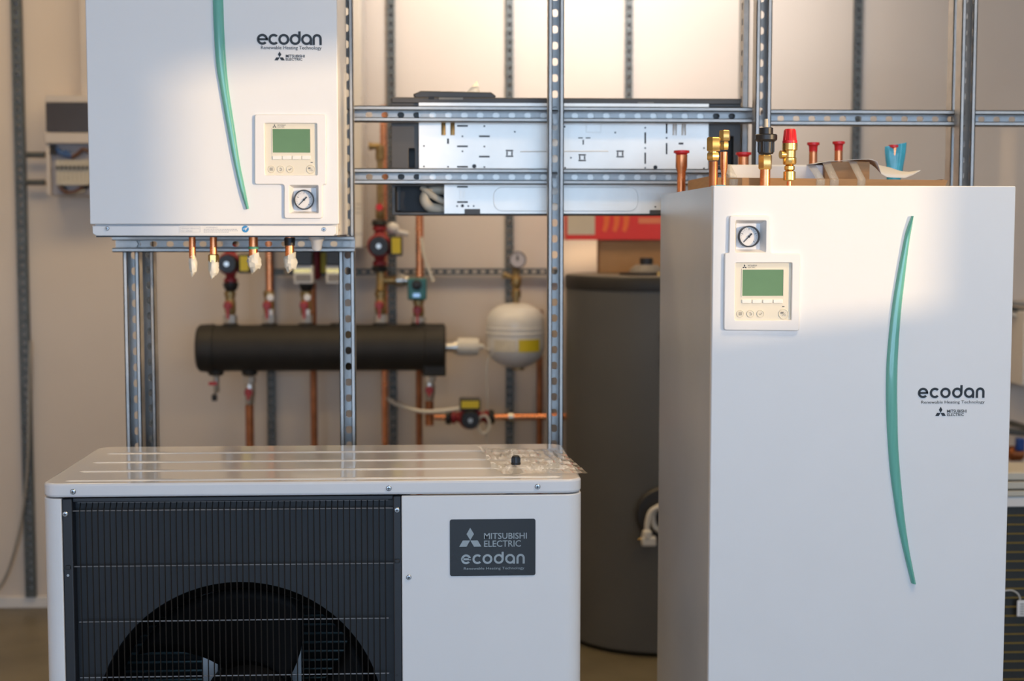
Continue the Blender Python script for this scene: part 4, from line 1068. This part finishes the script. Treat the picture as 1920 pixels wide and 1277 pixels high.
# riser 2
valve(505, zN, VT, 'red and white ball valve on the second manifold outlet', mate=brassd)
def pipe(pts, r, label, material=copperd, mname='copper_pipe'):
    return make(mname, M().tube(pts, r, 14), material, label=label, cat='pipe')
x = Q(505, 500).x; pipe([(x, mY, VT+.001), (x, mY, 2.6)], .014, 'vertical copper pipe rising from the second manifold valve', copper)
# riser 3
valve(574, zN, VT, 'red and white ball valve on the third manifold outlet', mate=brassd)
t = thing('pipe_union', 'black funnel-shaped union above the third manifold valve', 'fitting', (Q(575, 540).x, mY, VT+.0005))
make('union_body', M().lathe([(.018, 0), (.024, .006), (.030, .024), (.030, .030), (.02, .032)], (Q(575, 540).x, mY, VT+.0005), n=20), blackp, t)
def actuator(px, label):
    c = Q(px, 515); t = thing('pump_controller', label, 'controller', (c.x, mY-.03, zv(531)))
    w = .036
    make('housing', M().box(c.x-w, c.x+w, mY-.05, mY+.03, zv(531), zv(497)), cabw, t, bevel=.003)
    make('black_motor', M().box(c.x-w*.95, c.x+w*.95, mY-.06, mY+.03, zv(496.5), zv(467)), blackp, t, bevel=.003)
    make('yellow_band', M().box(c.x-w*.95, c.x+w*.8, mY-.0515, mY-.0503, zv(511), zv(503)), brass, t)
    make('grey_label', M().box(c.x-w*.8, c.x+w*.8, mY-.0515, mY-.0503, zv(527), zv(514)), mat('grey_label', (.26, .24, .22), .5), t)
actuator(571, 'white pump controller with black motor above the third manifold valve')
actuator(631, 'white pump controller with black motor half behind the second steel post')
c = Q(598, 495, 5.68); t = thing('zone_valve', 'dark red zone valve with upright yellow label between the two controllers', 'valve', (c.x, 5.68, c.z-.05))
make('valve_body', M().lathe([(.014, -.06), (.02, -.05), (.02, .05), (.014, .07)], (c.x-.012, 5.68, c.z), n=16), redcast, t)
make('yellow_tag', M().box(c.x+.009, c.x+.03, 5.655, 5.665, c.z-.035, c.z+.045), yellow, t)
make('tag_holder', M().box(c.x+.007, c.x+.036, 5.6655, 5.70, c.z-.045, c.z+.055), blackp, t, bevel=.002)
x = Q(587, 600, 5.70).x; pipe([(x, 5.70, 0), (x, 5.70, Q(587, 530, 5.70).z)], .0135, 'vertical copper pipe behind the third manifold valve')
# riser 5 with tee and red pump
valve(714, zN, VT, 'ball valve with red handle under the brass tee', mate=brassd, white=False)
x = Q(714, 520).x
t = thing('brass_tee', 'brass tee fitting with silver side union below the second red pump', 'fitting', (x, mY, VT+.0005))
make('tee_body', M().lathe([(.019, 0), (.021, .004), (.017, .01), (.017, zv(506)-VT-.006), (.021, zv(506)-VT-.002), (.017, zv(506)-VT)], (x, mY, VT+.0005), n=20), brassd, t)
make('branch', M().lathe([(.014, .01), (.014, .05), (.019, .052), (.019, .058)], (x, mY, zv(526)), (1,0,0), 18), brassd, t)
make('side_union', M().lathe([(.019, .0585), (.026, .060), (.026, .085), (.020, .09), (.020, .105), (.015, .107)], (x, mY, zv(526)), (1,0,0), 18), silver, t)
pump(712, 461, .044, False, 'red circulation pump with yellow label right of the wall-hung unit', 'R')
zt5 = zv(411)
t = thing('ball_valve', 'slim riser valve with red tap and brass elbow on top left of the air conditioner', 'valve', (x, mY, zt5))
make('lower_stem', M().lathe([(.014, 0), (.018, .006), (.018, .05), (.012, .055), (.012, .09)], (x, mY, zt5), n=16), brassd, t)
make('red_tap', M().lathe([(.008, 0), (.014, .005), (.014, .018)], (x-.002, mY-.019, zt5+.045), (0,-1,0), 14), redp, t)
make('riser', M().lathe([(.012, .0905), (.012, zv(300)-zt5), (.017, zv(299)-zt5), (.017, zv(272)-zt5)], (x, mY, zt5), n=16), brassd, t)
make('outlet', M().lathe([(.012, 0), (.012, .03), (.016, .032), (.016, .042)], (x, mY, zv(274)), (-1,0,0), 14), brassd, t)
x2 = Q(721, 600, 5.70).x; pipe([(x2, 5.70, 0), (x2, 5.70, 2.0)], .0125, 'copper pipe rising behind the manifold and the second red pump', copper)
c = Q(735, 428); t = thing('air_vent', 'small white round air vent beside the riser', 'valve', (c.x, 5.6, c.z-.03))
make('vent_knob', M().sphere((c.x, 5.6, c.z), .026, sq=(1, .9, .9)), plas, t)
make('vent_tail', M().lathe([(.01, 0), (.01, .05)], (c.x+.012, 5.6, c.z-.012), (.9, .2, -.2), 12), plas, t)
# riser 6 with teal pump
valve(785, zN, zv(562), 'red and white ball valve under the teal pump', white=False, mate=brassd)
c = Q(782, 541); t = thing('teal_pump', 'small square teal electronic pump with lit display', 'pump', (c.x, mY, zv(561)))
make('pump_head', M().box(Q(765, 541).x, Q(800, 541).x, mY-.07, mY+.02, zv(561.5), zv(521)), teal, t, bevel=.006)
make('dial', M().lathe([(.019, 0), (.019, .004), (.012, .007)], (c.x, mY-.0702, zv(533)), (0,-1,0), 20), blackp, t)
dm, nt_, b_ = nodemat('lit_display'); b_.inputs['Base Color'].default_value = (.2, .35, .6, 1); b_.inputs['Emission Color'].default_value = (.35, .6, 1, 1); b_.inputs['Emission Strength'].default_value = .6
make('display', M().box(c.x-.014, c.x+.012, mY-.0715, mY-.0702, zv(556), zv(549)), dm, t)
x = Q(787, 480).x; pipe([(x, mY, zv(520)), (x, mY, 2.0)], .0145, 'copper pipe rising from the teal pump behind the air conditioner', copper)
make('pump_cable', M().tube(spline([(Q(790, 440).x, mY-.02, zv(445)), (Q(795, 490).x, mY-.03, zv(480)), (Q(803, 505).x, mY-.03, zv(503)), (Q(812, 520).x, mY-.03, zv(527))], 8), [.006]*24+[.011], 10), cablew, label='white cable with plug hanging beside the teal pump', cat='cable')
# below the manifold
zB = mz-mr-.0190
x = Q(404, 720).x
t = thing('drain_tap', 'small drain tap with red lever under the left end of the manifold', 'valve', (x, mY, zv(750)))
make('tap_body', M().lathe([(.009, zv(735)), (.012, zv(732)), (.012, zv(715)), (.014, zB)], (x+.004, mY, 0), n=14), silver, t)
make('red_lever', M().box(x-.022, x+.01, mY-.03, mY-.022, zv(720), zv(714)), redp, t, bevel=.002)
make('black_spout', M().lathe([(.011, zv(750)), (.011, zv(739)), (.006, zv(738))], (x-.003, mY-.01, 0), n=14), blackp, t)
make('spout_link', M().tube([(x-.003, mY-.01, zv(739)), (x, mY-.005, zv(736)), (x+.004, mY, zv(733))], .005, 8), silver, t)
def down_valve(px, zlo, label):
    x = Q(px, 720).x; H = zB-zlo
    t = thing('ball_valve', label, 'valve', (x, mY, zlo))
    make('base_nut', M().lathe([(.02, H*.74), (.025, H*.76), (.025, H-.001)], (x, mY, zlo), n=8), silver, t)
    make('valve_body', M().lathe([(.016, 0), (.018, H*.08), (.018, H*.2), (.022, H*.3), (.022, H*.6), (.019, H*.735)], (x, mY, zlo), n=20), silver, t)
    make('handle', M().lathe([(.012, 0), (.016, .016)], (x, mY-.02, zlo+H*.45), (0,-1,0), 14).box(x-.005, x+.005, mY-.045, mY-.0365, zlo+H*.2, zlo+H*.6), redh, t)
down_valve(468, zv(757), 'red-handled ball valve under the left part of the manifold')
x = Q(468, 780).x; pipe([(x, mY, 0), (x, mY, zv(758))], .016, 'vertical copper pipe below the red-handled valve under the manifold')
down_valve(805, zv(752), 'dull valve with red handle under the right end of the manifold')
x = Q(805, 780).x; zp = zv(784)
pipe([(x, mY, zv(753)), (x, mY, zp+.02), (x, mY, zp-.03)], .0165, 'short copper drop pipe below the right end of the manifold')
pipe([(x+.018, mY, zp), (Q(843, 782).x, mY, zp)], .011, 'short horizontal copper stub left of the lower red pump', copper)
pump(881, 782, .042, True, 'red circulation pump with yellow label low down beside the copper cross pipe', 'U')
x0_ = Q(925, 782).x
pipe([(x0_, mY, zp), (.529, mY, zp)], .012, 'horizontal copper pipe from the lower red pump towards the tank', copper)
t = thing('pipe_clip', 'bright metal pipe clip on the horizontal copper pipe', 'clip', (Q(957, 782).x, mY, zp-.02))
make('clip_ring', M().lathe([(.0125, 0), (.018, 0), (.018, .02), (.0125, .02), (.0125, 0)], (Q(953, 782).x, mY, zp), (1,0,0), 18, caps=False), silver, t)
make('clip_stem', M().cyl((Q(957, 782).x, mY+.019, zp), (Q(957, 782).x, WY-.024, zp), .005), silver, t)
x = Q(786, 780, 5.72).x; pipe([(x, 5.72, 0), (x, 5.72, Q(786, 640, 5.72).z)], .0125, 'vertical copper pipe below the right part of the manifold')
x = Q(1012, 760, 5.76).x; pipe([(x, 5.76, 0), (x, 5.76, 1.2)], .0125, 'vertical copper pipe beside the expansion vessel')
make('pump_cable', M().tube(spline([(Q(726, 745).x, 5.68, Q(726, 748, 5.68).z), (Q(745, 765).x, 5.6, zv(762)), (Q(790, 768).x, 5.52, zv(770)), (Q(830, 768).x, 5.5, zv(768)), (Q(862, 764).x, 5.5, zv(764))], 8), .008, 10), cablew, label='white cable curving to the lower red pump', cat='cable')
lp = [(Q(905+11*math.cos(a_*PI/8), 0).x, mY-.05, zv(795+17*math.sin(a_*PI/8))) for a_ in range(17)]
make('cable_loop', M().tube(lp, .006, 8), cablew, label='small white cable loop hanging right of the lower red pump', cat='cable')

# expansion vessel
vx, vY = Q(968, 600).x, 5.60
ev = thing('expansion_vessel', 'white round expansion vessel with yellow label on the back wall', 'expansion vessel', (vx, vY, .985))
zt_, zb_ = Q(968, 568, vY).z, Q(968, 690, vY).z; H = zt_-zb_; R_ = .1135
prof = []
for i in range(9): a_ = PI/2*i/8; prof.append((max(1e-5, R_*math.sin(a_)), H*.34*(1-math.cos(a_))))
prof += [(R_, H*.34), (R_, H*.52), (R_*1.025, H*.525), (R_*1.025, H*.555), (R_, H*.56), (R_, H*.60), (R_*1.02, H*.605), (R_*1.02, H*.63), (R_, H*.635), (R_, H*.69)]
for i in range(1, 9): a_ = PI/2*i/8; prof.append((max(1e-5, R_*math.cos(a_)**.8), H*.69+H*.31*math.sin(a_)))
make('vessel_shell', M().lathe(prof, (vx, vY, zb_), n=40), vessel, ev)
def wrap_label(pxa, pxb, pya, pyb, material, nm):
    xa_, xb_ = Q(pxa, 650, vY-.1).x, Q(pxb, 650, vY-.1).x; z0_, z1_ = Q(968, pyb, vY-.1).z, Q(968, pya, vY-.1).z; m = M(); n = 10; vs = []; fs = []
    r0, r1 = R_*1.002, R_*1.012
    a0_, a1_ = math.asin(max(-1, (xa_-vx)/R_)), math.asin(min(1, (xb_-vx)/R_))
    for i in range(n+1):
        a_ = a0_+(a1_-a0_)*i/n
        for r in (r1, r0):
            vs += [(vx+r*math.sin(a_), vY-r*math.cos(a_), z0_), (vx+r*math.sin(a_), vY-r*math.cos(a_), z1_)]
    for i in range(n): k_ = 4*i; fs += [(k_, k_+4, k_+5, k_+1), (k_+1, k_+5, k_+7, k_+3), (k_, k_+2, k_+6, k_+4)]
    m.add(vs, fs); make(nm, m, material, ev)
wrap_label(972, 1012, 637, 660, yellow, 'yellow_label'); wrap_label(927, 968, 638, 660, vlabel, 'cream_label')
make('lower_plug', M().lathe([(.012, 0), (.024, .002), (.024, .02)], (vx+.01, vY, zb_-.009), n=16), brassd, ev)
make('wall_strap', M().box(vx-.01, vx+.01, vY+R_, WY-.024, zb_+H*.5, zb_+H*.6), zincd, ev)
zc_ = zt_-.002
make('top_connector', M().lathe([(.012, 0), (.012, .02), (.018, .022), (.018, .05), (.013, .055), (.020, .075), (.020, .10), (.014, .11), (.014, .135), (.022, .145), (.022, .165), (.012, .17)], (vx+.002, vY, zc_), n=12), brassd, ev)
make('side_valve', M().lathe([(.009, 0), (.009, .03), (.014, .032), (.014, .04)], (vx-.01, vY, zc_+.1), (-1, 0, .3), 12), brassd, ev)
g0 = Q(969, 487, vY)
gg = make('pressure_gauge', M().lathe([(.026, 0), (.033, .003), (.033, .02), (.029, .022), (.0285, .0185)], (g0.x+.002, vY-.008, g0.z), (0,-1,0), 28), mat('gauge_case', (.16, .16, .19), .4), ev)
make('dial', M().lathe([(.028, 0), (.028, .001)], (g0.x+.002, vY-.027, g0.z), (0,-1,0), 24), mat('pale_dial', (.52, .5, .55), .4), gg)
make('needle', M().box(g0.x-.002, g0.x+.004, vY-.0292, vY-.0285, g0.z-.004, g0.z+.018), black, gg)
make('gauge_stem', M().cyl((g0.x, vY, zc_+.165), (g0.x+.002, vY, g0.z-.03), .008), brassd, ev)

# ------------------------------------------------------------------ buffer tank
tx, tY, tR = .803, 5.36, .338
TT = 1.353
tk = thing('buffer_tank', 'large dark grey cylindrical buffer tank behind the tall cabinet', 'tank', (tx, tY, 0))
make('jacket', M().lathe([(tR*.96, .012), (tR*.995, .02), (tR, .04), (tR, 1.303)], (tx, tY, 0), n=72), shellm, tk)
make('foot_ring', M().lathe([(tR*.8, 0), (tR*.8, .0115)], (tx, tY, 0), n=40), blackp, tk)
make('black_lid', M().lathe([(tR*1.008, 1.3035), (tR*1.012, 1.312), (tR*1.012, TT-.006), (tR*1.0, TT)], (tx, tY, 0), n=72), lidblk, tk)
make('lid_top', M().lathe([(tR*.99, TT+.0003), (tR*.985, TT+.003), (tR*.4, TT+.004)], (tx, tY, 0), n=72), lidgrey, tk)
kx = at(1212, 487, 5.2).x; kY = 5.2
kn = make('top_fitting', M().lathe([(.098, 0), (.098, .008), (.06, .010)], (kx, kY, TT+.0042), n=32), lidblk, tk)
make('grey_boss', M().lathe([(.062, 0), (.058, .010), (.04, .026)], (kx, kY, TT+.0144), n=28), lidgrey, kn)
make('black_knob', M().lathe([(.024, 0), (.024, .022), (.022, .024)], (kx, kY, TT+.041), n=20), blackp, kn)
make('brass_plug', M().lathe([(.006, 0), (.006, .012), (.004, .014)], (at(1235, 503, 5.06).x, 5.06, TT+.0042), n=12), brass, tk)
# flange with cable
fa = math.asin((at(1244, 965, 5.03).x-tx)/tR); fdir = Vector((math.sin(fa), -math.cos(fa), 0)); fc = Vector((tx, tY, at(1240, 965, 5.02).z))+fdir*(tR-.004)
make('flange_cover', M().lathe([(.100, 0), (.100, .014), (.092, .022), (.03, .024)], fc, fdir, 40), lidblk, tk, label='round black flange cover')
fy_ = fc.y-.035
pts = [at(1250, 945, fy_), at(1232, 952, fy_), at(1224, 965, fy_), at(1226, 985, fy_), at(1238, 996, fy_), at(1252, 1000, fy_)]
make('cable_coil', M().tube(spline(pts, 8), .010, 12), cablew, tk, label='white coiled cable')
pts = [at(1240, 948, fy_-.02), at(1222, 958, fy_-.02), at(1215, 975, fy_-.02), at(1213, 995, fy_-.02)]
make('cable_coil', M().tube(spline(pts, 8), .0095, 12), cablew, tk)
pg = make('plug', M().lathe([(.010, 0), (.017, .006), (.019, .03), (.017, .034)], at(1214, 993, fy_-.02), (-.1, 0, -1), 16), cablew, tk, label='white mains plug')
make('plug_pin', M().cyl(at(1203, 1010, fy_-.02), at(1197, 1011, fy_-.02), .003), brass, pg)
make('plug_face', M().box(at(1201, 1008, fy_).x, at(1228, 1008, fy_).x, fy_-.037, fy_-.004, at(1214, 1021, fy_).z, at(1214, 1003, fy_).z), cablew, pg, bevel=.006)
for py in (632, 680):
    a_ = fa+.02; d_ = Vector((math.sin(a_), -math.cos(a_), 0)); make('port_plug', M().lathe([(.028, 0), (.028, .012), (.02, .016)], Vector((tx, tY, at(1236, py, 5.03).z))+d_*(tR-.002), d_, 20), lidblk, tk)
# cartons standing on the tank
bY = 5.40
a_, c_ = at(1125, 500, bY), at(1330, 450, bY)
make('brown_carton', M().box(a_.x, a_.x+.235, bY, bY+.11, TT+.0045, c_.z), card, label='brown cardboard carton standing on the tank lid', cat='cardboard box', bevel=.002)
c0 = at(1062, 447, bY-.02)
rc = thing('red_carton', 'red and cream printed carton stacked on the brown carton behind the air conditioner', 'cardboard box', (c0.x+.25, bY+.1, c_.z+.0005))
zr0, zr1 = c_.z+.0005, c_.z+.24
make('carton_body', M().box(c0.x, c0.x+.37, bY-.02, bY+.10, zr0, zr1), redcard, rc, bevel=.002)
f_ = bY-.0206; w0_, w1_ = at(1064, 440, f_), at(1115.5, 400, f_)
make('cream_panel', M().box(w0_.x, w1_.x, f_-.0004, f_+.0002, w0_.z, zr1-.01), creamc, rc)
for i, px in enumerate((1135, 1154, 1172)):
    pts = [(px+7, 398), (px+8.5, 410), (px+6, 424), (px+1, 436), (px-6, 432), (px-3, 420), (px-3, 408), (px-4, 398)]
    make('flame_stripe', M().prism([(at(x, y, f_).x, at(x, y, f_).z) for x, y in reversed(pts)], f_-.0004, f_+.0002), orangec, rc)
a_, c_ = at(1197, 419, f_), at(1245, 408, f_); make('pale_print', M().box(a_.x, c_.x, f_-.0004, f_+.0002, a_.z, c_.z), mat('salmon_print', (.85, .25, .12), .5), rc)

# ------------------------------------------------------------------ distribution board, left
dY = 5.70
D_ = lambda px, py: at(px, py, dY)
db = thing('distribution_board', 'grey-white distribution board with smoked flap and exposed breakers at far left', 'fuse box', (D_(140, 365).x, 5.77, D_(85, 365).z))
xl, xr = D_(85, 270).x, D_(215, 270).x
zz = lambda py: D_(100, py).z
make('enclosure', M().box(xl, xr, dY+.03, WY-.0005, zz(366), zz(178)), boxw, db, bevel=.004)
make('top_rail', M().prism([(xl, zz(192)), (xr, zz(192)), (xr, zz(178)), (xl+.006, zz(178))], dY, dY+.0295), boxw, db, bevel=.002)
make('smoked_flap', M().box(xl+.004, xr-.004, dY+.002, dY+.01, zz(247), zz(193)), windowd, db)
make('middle_rail', M().box(xl-.002, xr, dY-.004, dY+.0295, zz(269), zz(249)), boxw, db, bevel=.003)
make('side_rail', M().box(xl, xl+.014, dY+.006, dY+.0295, zz(366), zz(270)), boxw, db, bevel=.002)
make('inner_back', M().box(xl+.0145, xr-.002, dY+.026, dY+.0297, zz(364), zz(270)), mat('inner_grey', (.34, .32, .34), .5), db)
rw = thing('breaker_row', None, None, (D_(130, 325).x, dY+.015, zz(325))); rw.parent = db; rw.location = ORG[rw.name]-ORG[db.name]
bw = (D_(112, 0).x-D_(104, 0).x)
for i in range(8):
    x = D_(104, 320).x+bw*i
    br = make('breaker', M().box(x+.0006, x+bw-.0006, dY+.004, dY+.0258, zz(346), zz(300)), modw, rw, bevel=.001)
    make('toggle', M().box(x+bw*.25, x+bw*.75, dY-.004, dY+.0038, zz(317), zz(311)), blackp, rw)
make('terminal_strip', M().box(D_(104, 0).x, D_(156, 0).x, dY+.0, dY+.0038, zz(347), zz(340)), modw, rw)
for i, (mtl, p_) in enumerate(((wireb, [(106, 278), (116, 287), (126, 285), (134, 296)]), (wireb, [(108, 285), (122, 291), (132, 292), (138, 296)]), (wirebr, [(134, 296), (146, 288), (156, 280), (166, 285)]), (blackp, [(92, 272), (91, 280), (93, 290)]), (blackp, [(101, 272), (100, 282), (103, 290)]),
        (wirebr, [(112, 350), (122, 360), (140, 360), (156, 350)]), (blackp, [(116, 348), (128, 362), (150, 357), (166, 348)]), (cableg, [(110, 348), (118, 357), (134, 363), (160, 358)]))):
    make('wire', M().tube(spline([at(x, y, dY+.014-.002*(i % 3)) for x, y in p_], 6), .0075, 8), mtl, db)
tr_ = M().box(D_(141, 0).x, D_(161, 0).x, dY+.06, WY-.0005, zz(177), ZC-.002)
make('cable_trunking', tr_, boxw, label='white cable trunking rising from the distribution board', cat='trunking', bevel=.002)
for py, lb in ((290, 'upper thin grey conduit running from the left wall rail to the distribution board'), (342, 'lower thin grey conduit running from the left wall rail to the distribution board')):
    for dz in (0,):
        a_, c_ = at(50, py, 5.81), at(84, py, 5.81)
        make('conduit', M().tube([(a_.x, 5.81, a_.z), (c_.x+.0, 5.81, a_.z)], .011, 10), zincd, label=lb, cat='conduit')
pts = [at(56, 640, 5.815), at(54, 760, 5.815), at(52, 860, 5.815), at(44, 950, 5.815), at(28, 1030, 5.815), at(5, 1092, 5.815), at(-30, 1130, 5.815)]
make('wall_cable', M().tube(spline(pts, 8), .0055, 8), cableg, label='thin grey cable hanging down the left end of the back wall', cat='cable')

# white wall cabinet behind the hydro box
kY = 5.50
K = lambda px, py: at(px, py, kY)
wc = thing('wall_cabinet', 'white appliance cabinet on the back wall, mostly hidden behind the wall-hung unit', 'cabinet', (K(610, 500).x, 5.68, K(680, 470).z))
xl, xr = K(540, 400).x, K(680, 400).x
make('cabinet_body', M().box(xl, xr, kY, WY-.024, K(680, 466).z, 2.55), cabw, wc, bevel=.006)
for py in (383, 391, 399):
    a_ = K(670, py); make('vent_slot', M().box(a_.x-.006, a_.x+.013, kY-.0006, kY-.0001, a_.z-.0015, a_.z+.0015), greyprt, wc)
for px in (671.5, 678):
    a_ = K(px-2, 439); make('screw_head', M().lathe([(.0035, 0), (.0035, .001)], (a_.x, kY, a_.z), (0,-1,0), 10), greyprt, wc)

# ------------------------------------------------------------------ right edge: second outdoor unit seen from its coil side
rY = 3.9
U = lambda px, py: at(px, py, rY)
ru = thing('coil_side_outdoor_unit', 'ivory outdoor unit showing its black coil, cut off at the right edge', 'heat pump', (1.95, rY+.17, 0))
x0, x1 = 1.45, 2.35; zt = U(1900, 886).z
make('casing', M().box(x0, x1, rY+.03, rY+.36, .06, zt-.03), ivory, ru, bevel=.004)
for i, (pa, pb_) in enumerate(((886, 900), (903, 917), (920, 931))):
    make('top_slat', M().box(x0-.005, x1+.005, rY-.004, rY+.0295, U(1900, pb_).z, U(1900, pa).z), ivory, ru, bevel=.003)
make('grey_band', M().box(x0, x1, rY+.003, rY+.0295, U(1900, 951).z, U(1900, 932).z), cabw, ru, bevel=.002)
ck = make('coil', M().box(x0+.02, x1-.02, rY+.012, rY+.0295, .07, U(1900, 952).z), coilbk, ru)
z = U(1900, 968).z; i = 0
ln = make('coil_tube', M().tube([(x0+.03, rY+.010, 0), (x1-.03, rY+.010, 0)], .0022, 6), coilyl, ck); o0 = ORG[ln.name].copy()
ln.location = Vector((o0.x, o0.y, z))-ORG[ck.name]
pitch = (U(1900, 968).z-U(1900, 1242).z)/16
for i in range(1, 26): dup(ln, ck, Vector((o0.x, o0.y, z-pitch*i)), 'coil_tube')
for xx in (x0+.1, x1-.15): make('foot', M().box(xx, xx+.06, rY+.03, rY+.35, 0, .0595), blackp, ru)
a_ = U(1912, 1138)
tg = make('hang_tag', M().box(a_.x-.012, a_.x+.016, rY-.012, rY-.009, U(1912, 1154).z, U(1912, 1124).z), plas, label='small white printed tag hanging in front of the black coil', cat='tag', bevel=.002)
make('tag_string', M().tube(spline([at(1880, 1108, rY-.01), at(1897, 1107, rY-.012), at(1909, 1114, rY-.012), at(1913, 1126, rY-.0105)], 8), .0022, 6), cablew, tg)
tm = M()
for i in range(5): tm.box(a_.x-.004, a_.x+.008, rY-.0126, rY-.012, U(1912, 1150-i*4.6).z, U(1912, 1148-i*4.6).z)
make('tag_print', tm, greyprt, tg)
# valve and pipe beyond
vY_ = 5.5
V = lambda px, py: at(px, py, vY_)
t = thing('ball_valve', 'blue-handled valve with brown body at the right edge behind the tall cabinet', 'valve', (V(1908, 850).x, vY_, V(1908, 858).z))
make('valve_pipe', M().tube([(V(1872, 808).x, WY-.001, V(1880, 808).z), (V(1872, 808).x, vY_+.03, V(1880, 808).z), (V(1876, 808).x, vY_+.008, V(1880, 808).z), (V(1884, 808).x, vY_, V(1880, 808).z), (V(1950, 815).x, vY_, V(1960, 815).z), (V(1958, 815).x, vY_+.008, V(1960, 815).z), (V(1962, 815).x, vY_+.03, V(1960, 815).z), (V(1962, 815).x, WY-.001, V(1960, 815).z)], .012, 12), zincd, t)
make('blue_handle', M().box(V(1898, 840).x, V(1913, 840).x, vY_-.05, vY_-.02, V(1900, 843).z, V(1900, 819).z), bluep, t, bevel=.006)
make('valve_body', M().lathe([(.02, 0), (.03, .01), (.03, .05), (.02, .06)], (V(1890, 850).x, vY_, V(1900, 850).z), (1,0,0), 18), copperd, t)
t = thing('cable_bundle', 'dark sagging cable bundle at the right edge of the back wall', 'cable', (V(1930, 600).x, 5.7, V(1930, 600).z))
for i in range(3): make('cable', M().tube([tuple(at(1868, 559+i*7, 5.7)+Vector((0, .145, 0)))]+arc(at(1870, 560+i*7, 5.7), at(2000, 552+i*7, 5.7), (0, 0, -.03-.012*i))+[tuple(at(2002, 551+i*7, 5.7)+Vector((0, .145, 0)))], .009, 8), [cableg, zincd, cablew][i], t)
a_, c_ = at(1914, 1000, 5.6), at(2010, 556, 5.6)
make('wall_cabinet', M().box(a_.x, c_.x, 5.62, WY-.0005, .9, c_.z-.06), cabw, label='pale cabinet on the back wall cut off at the right edge', cat='cabinet', bevel=.006)
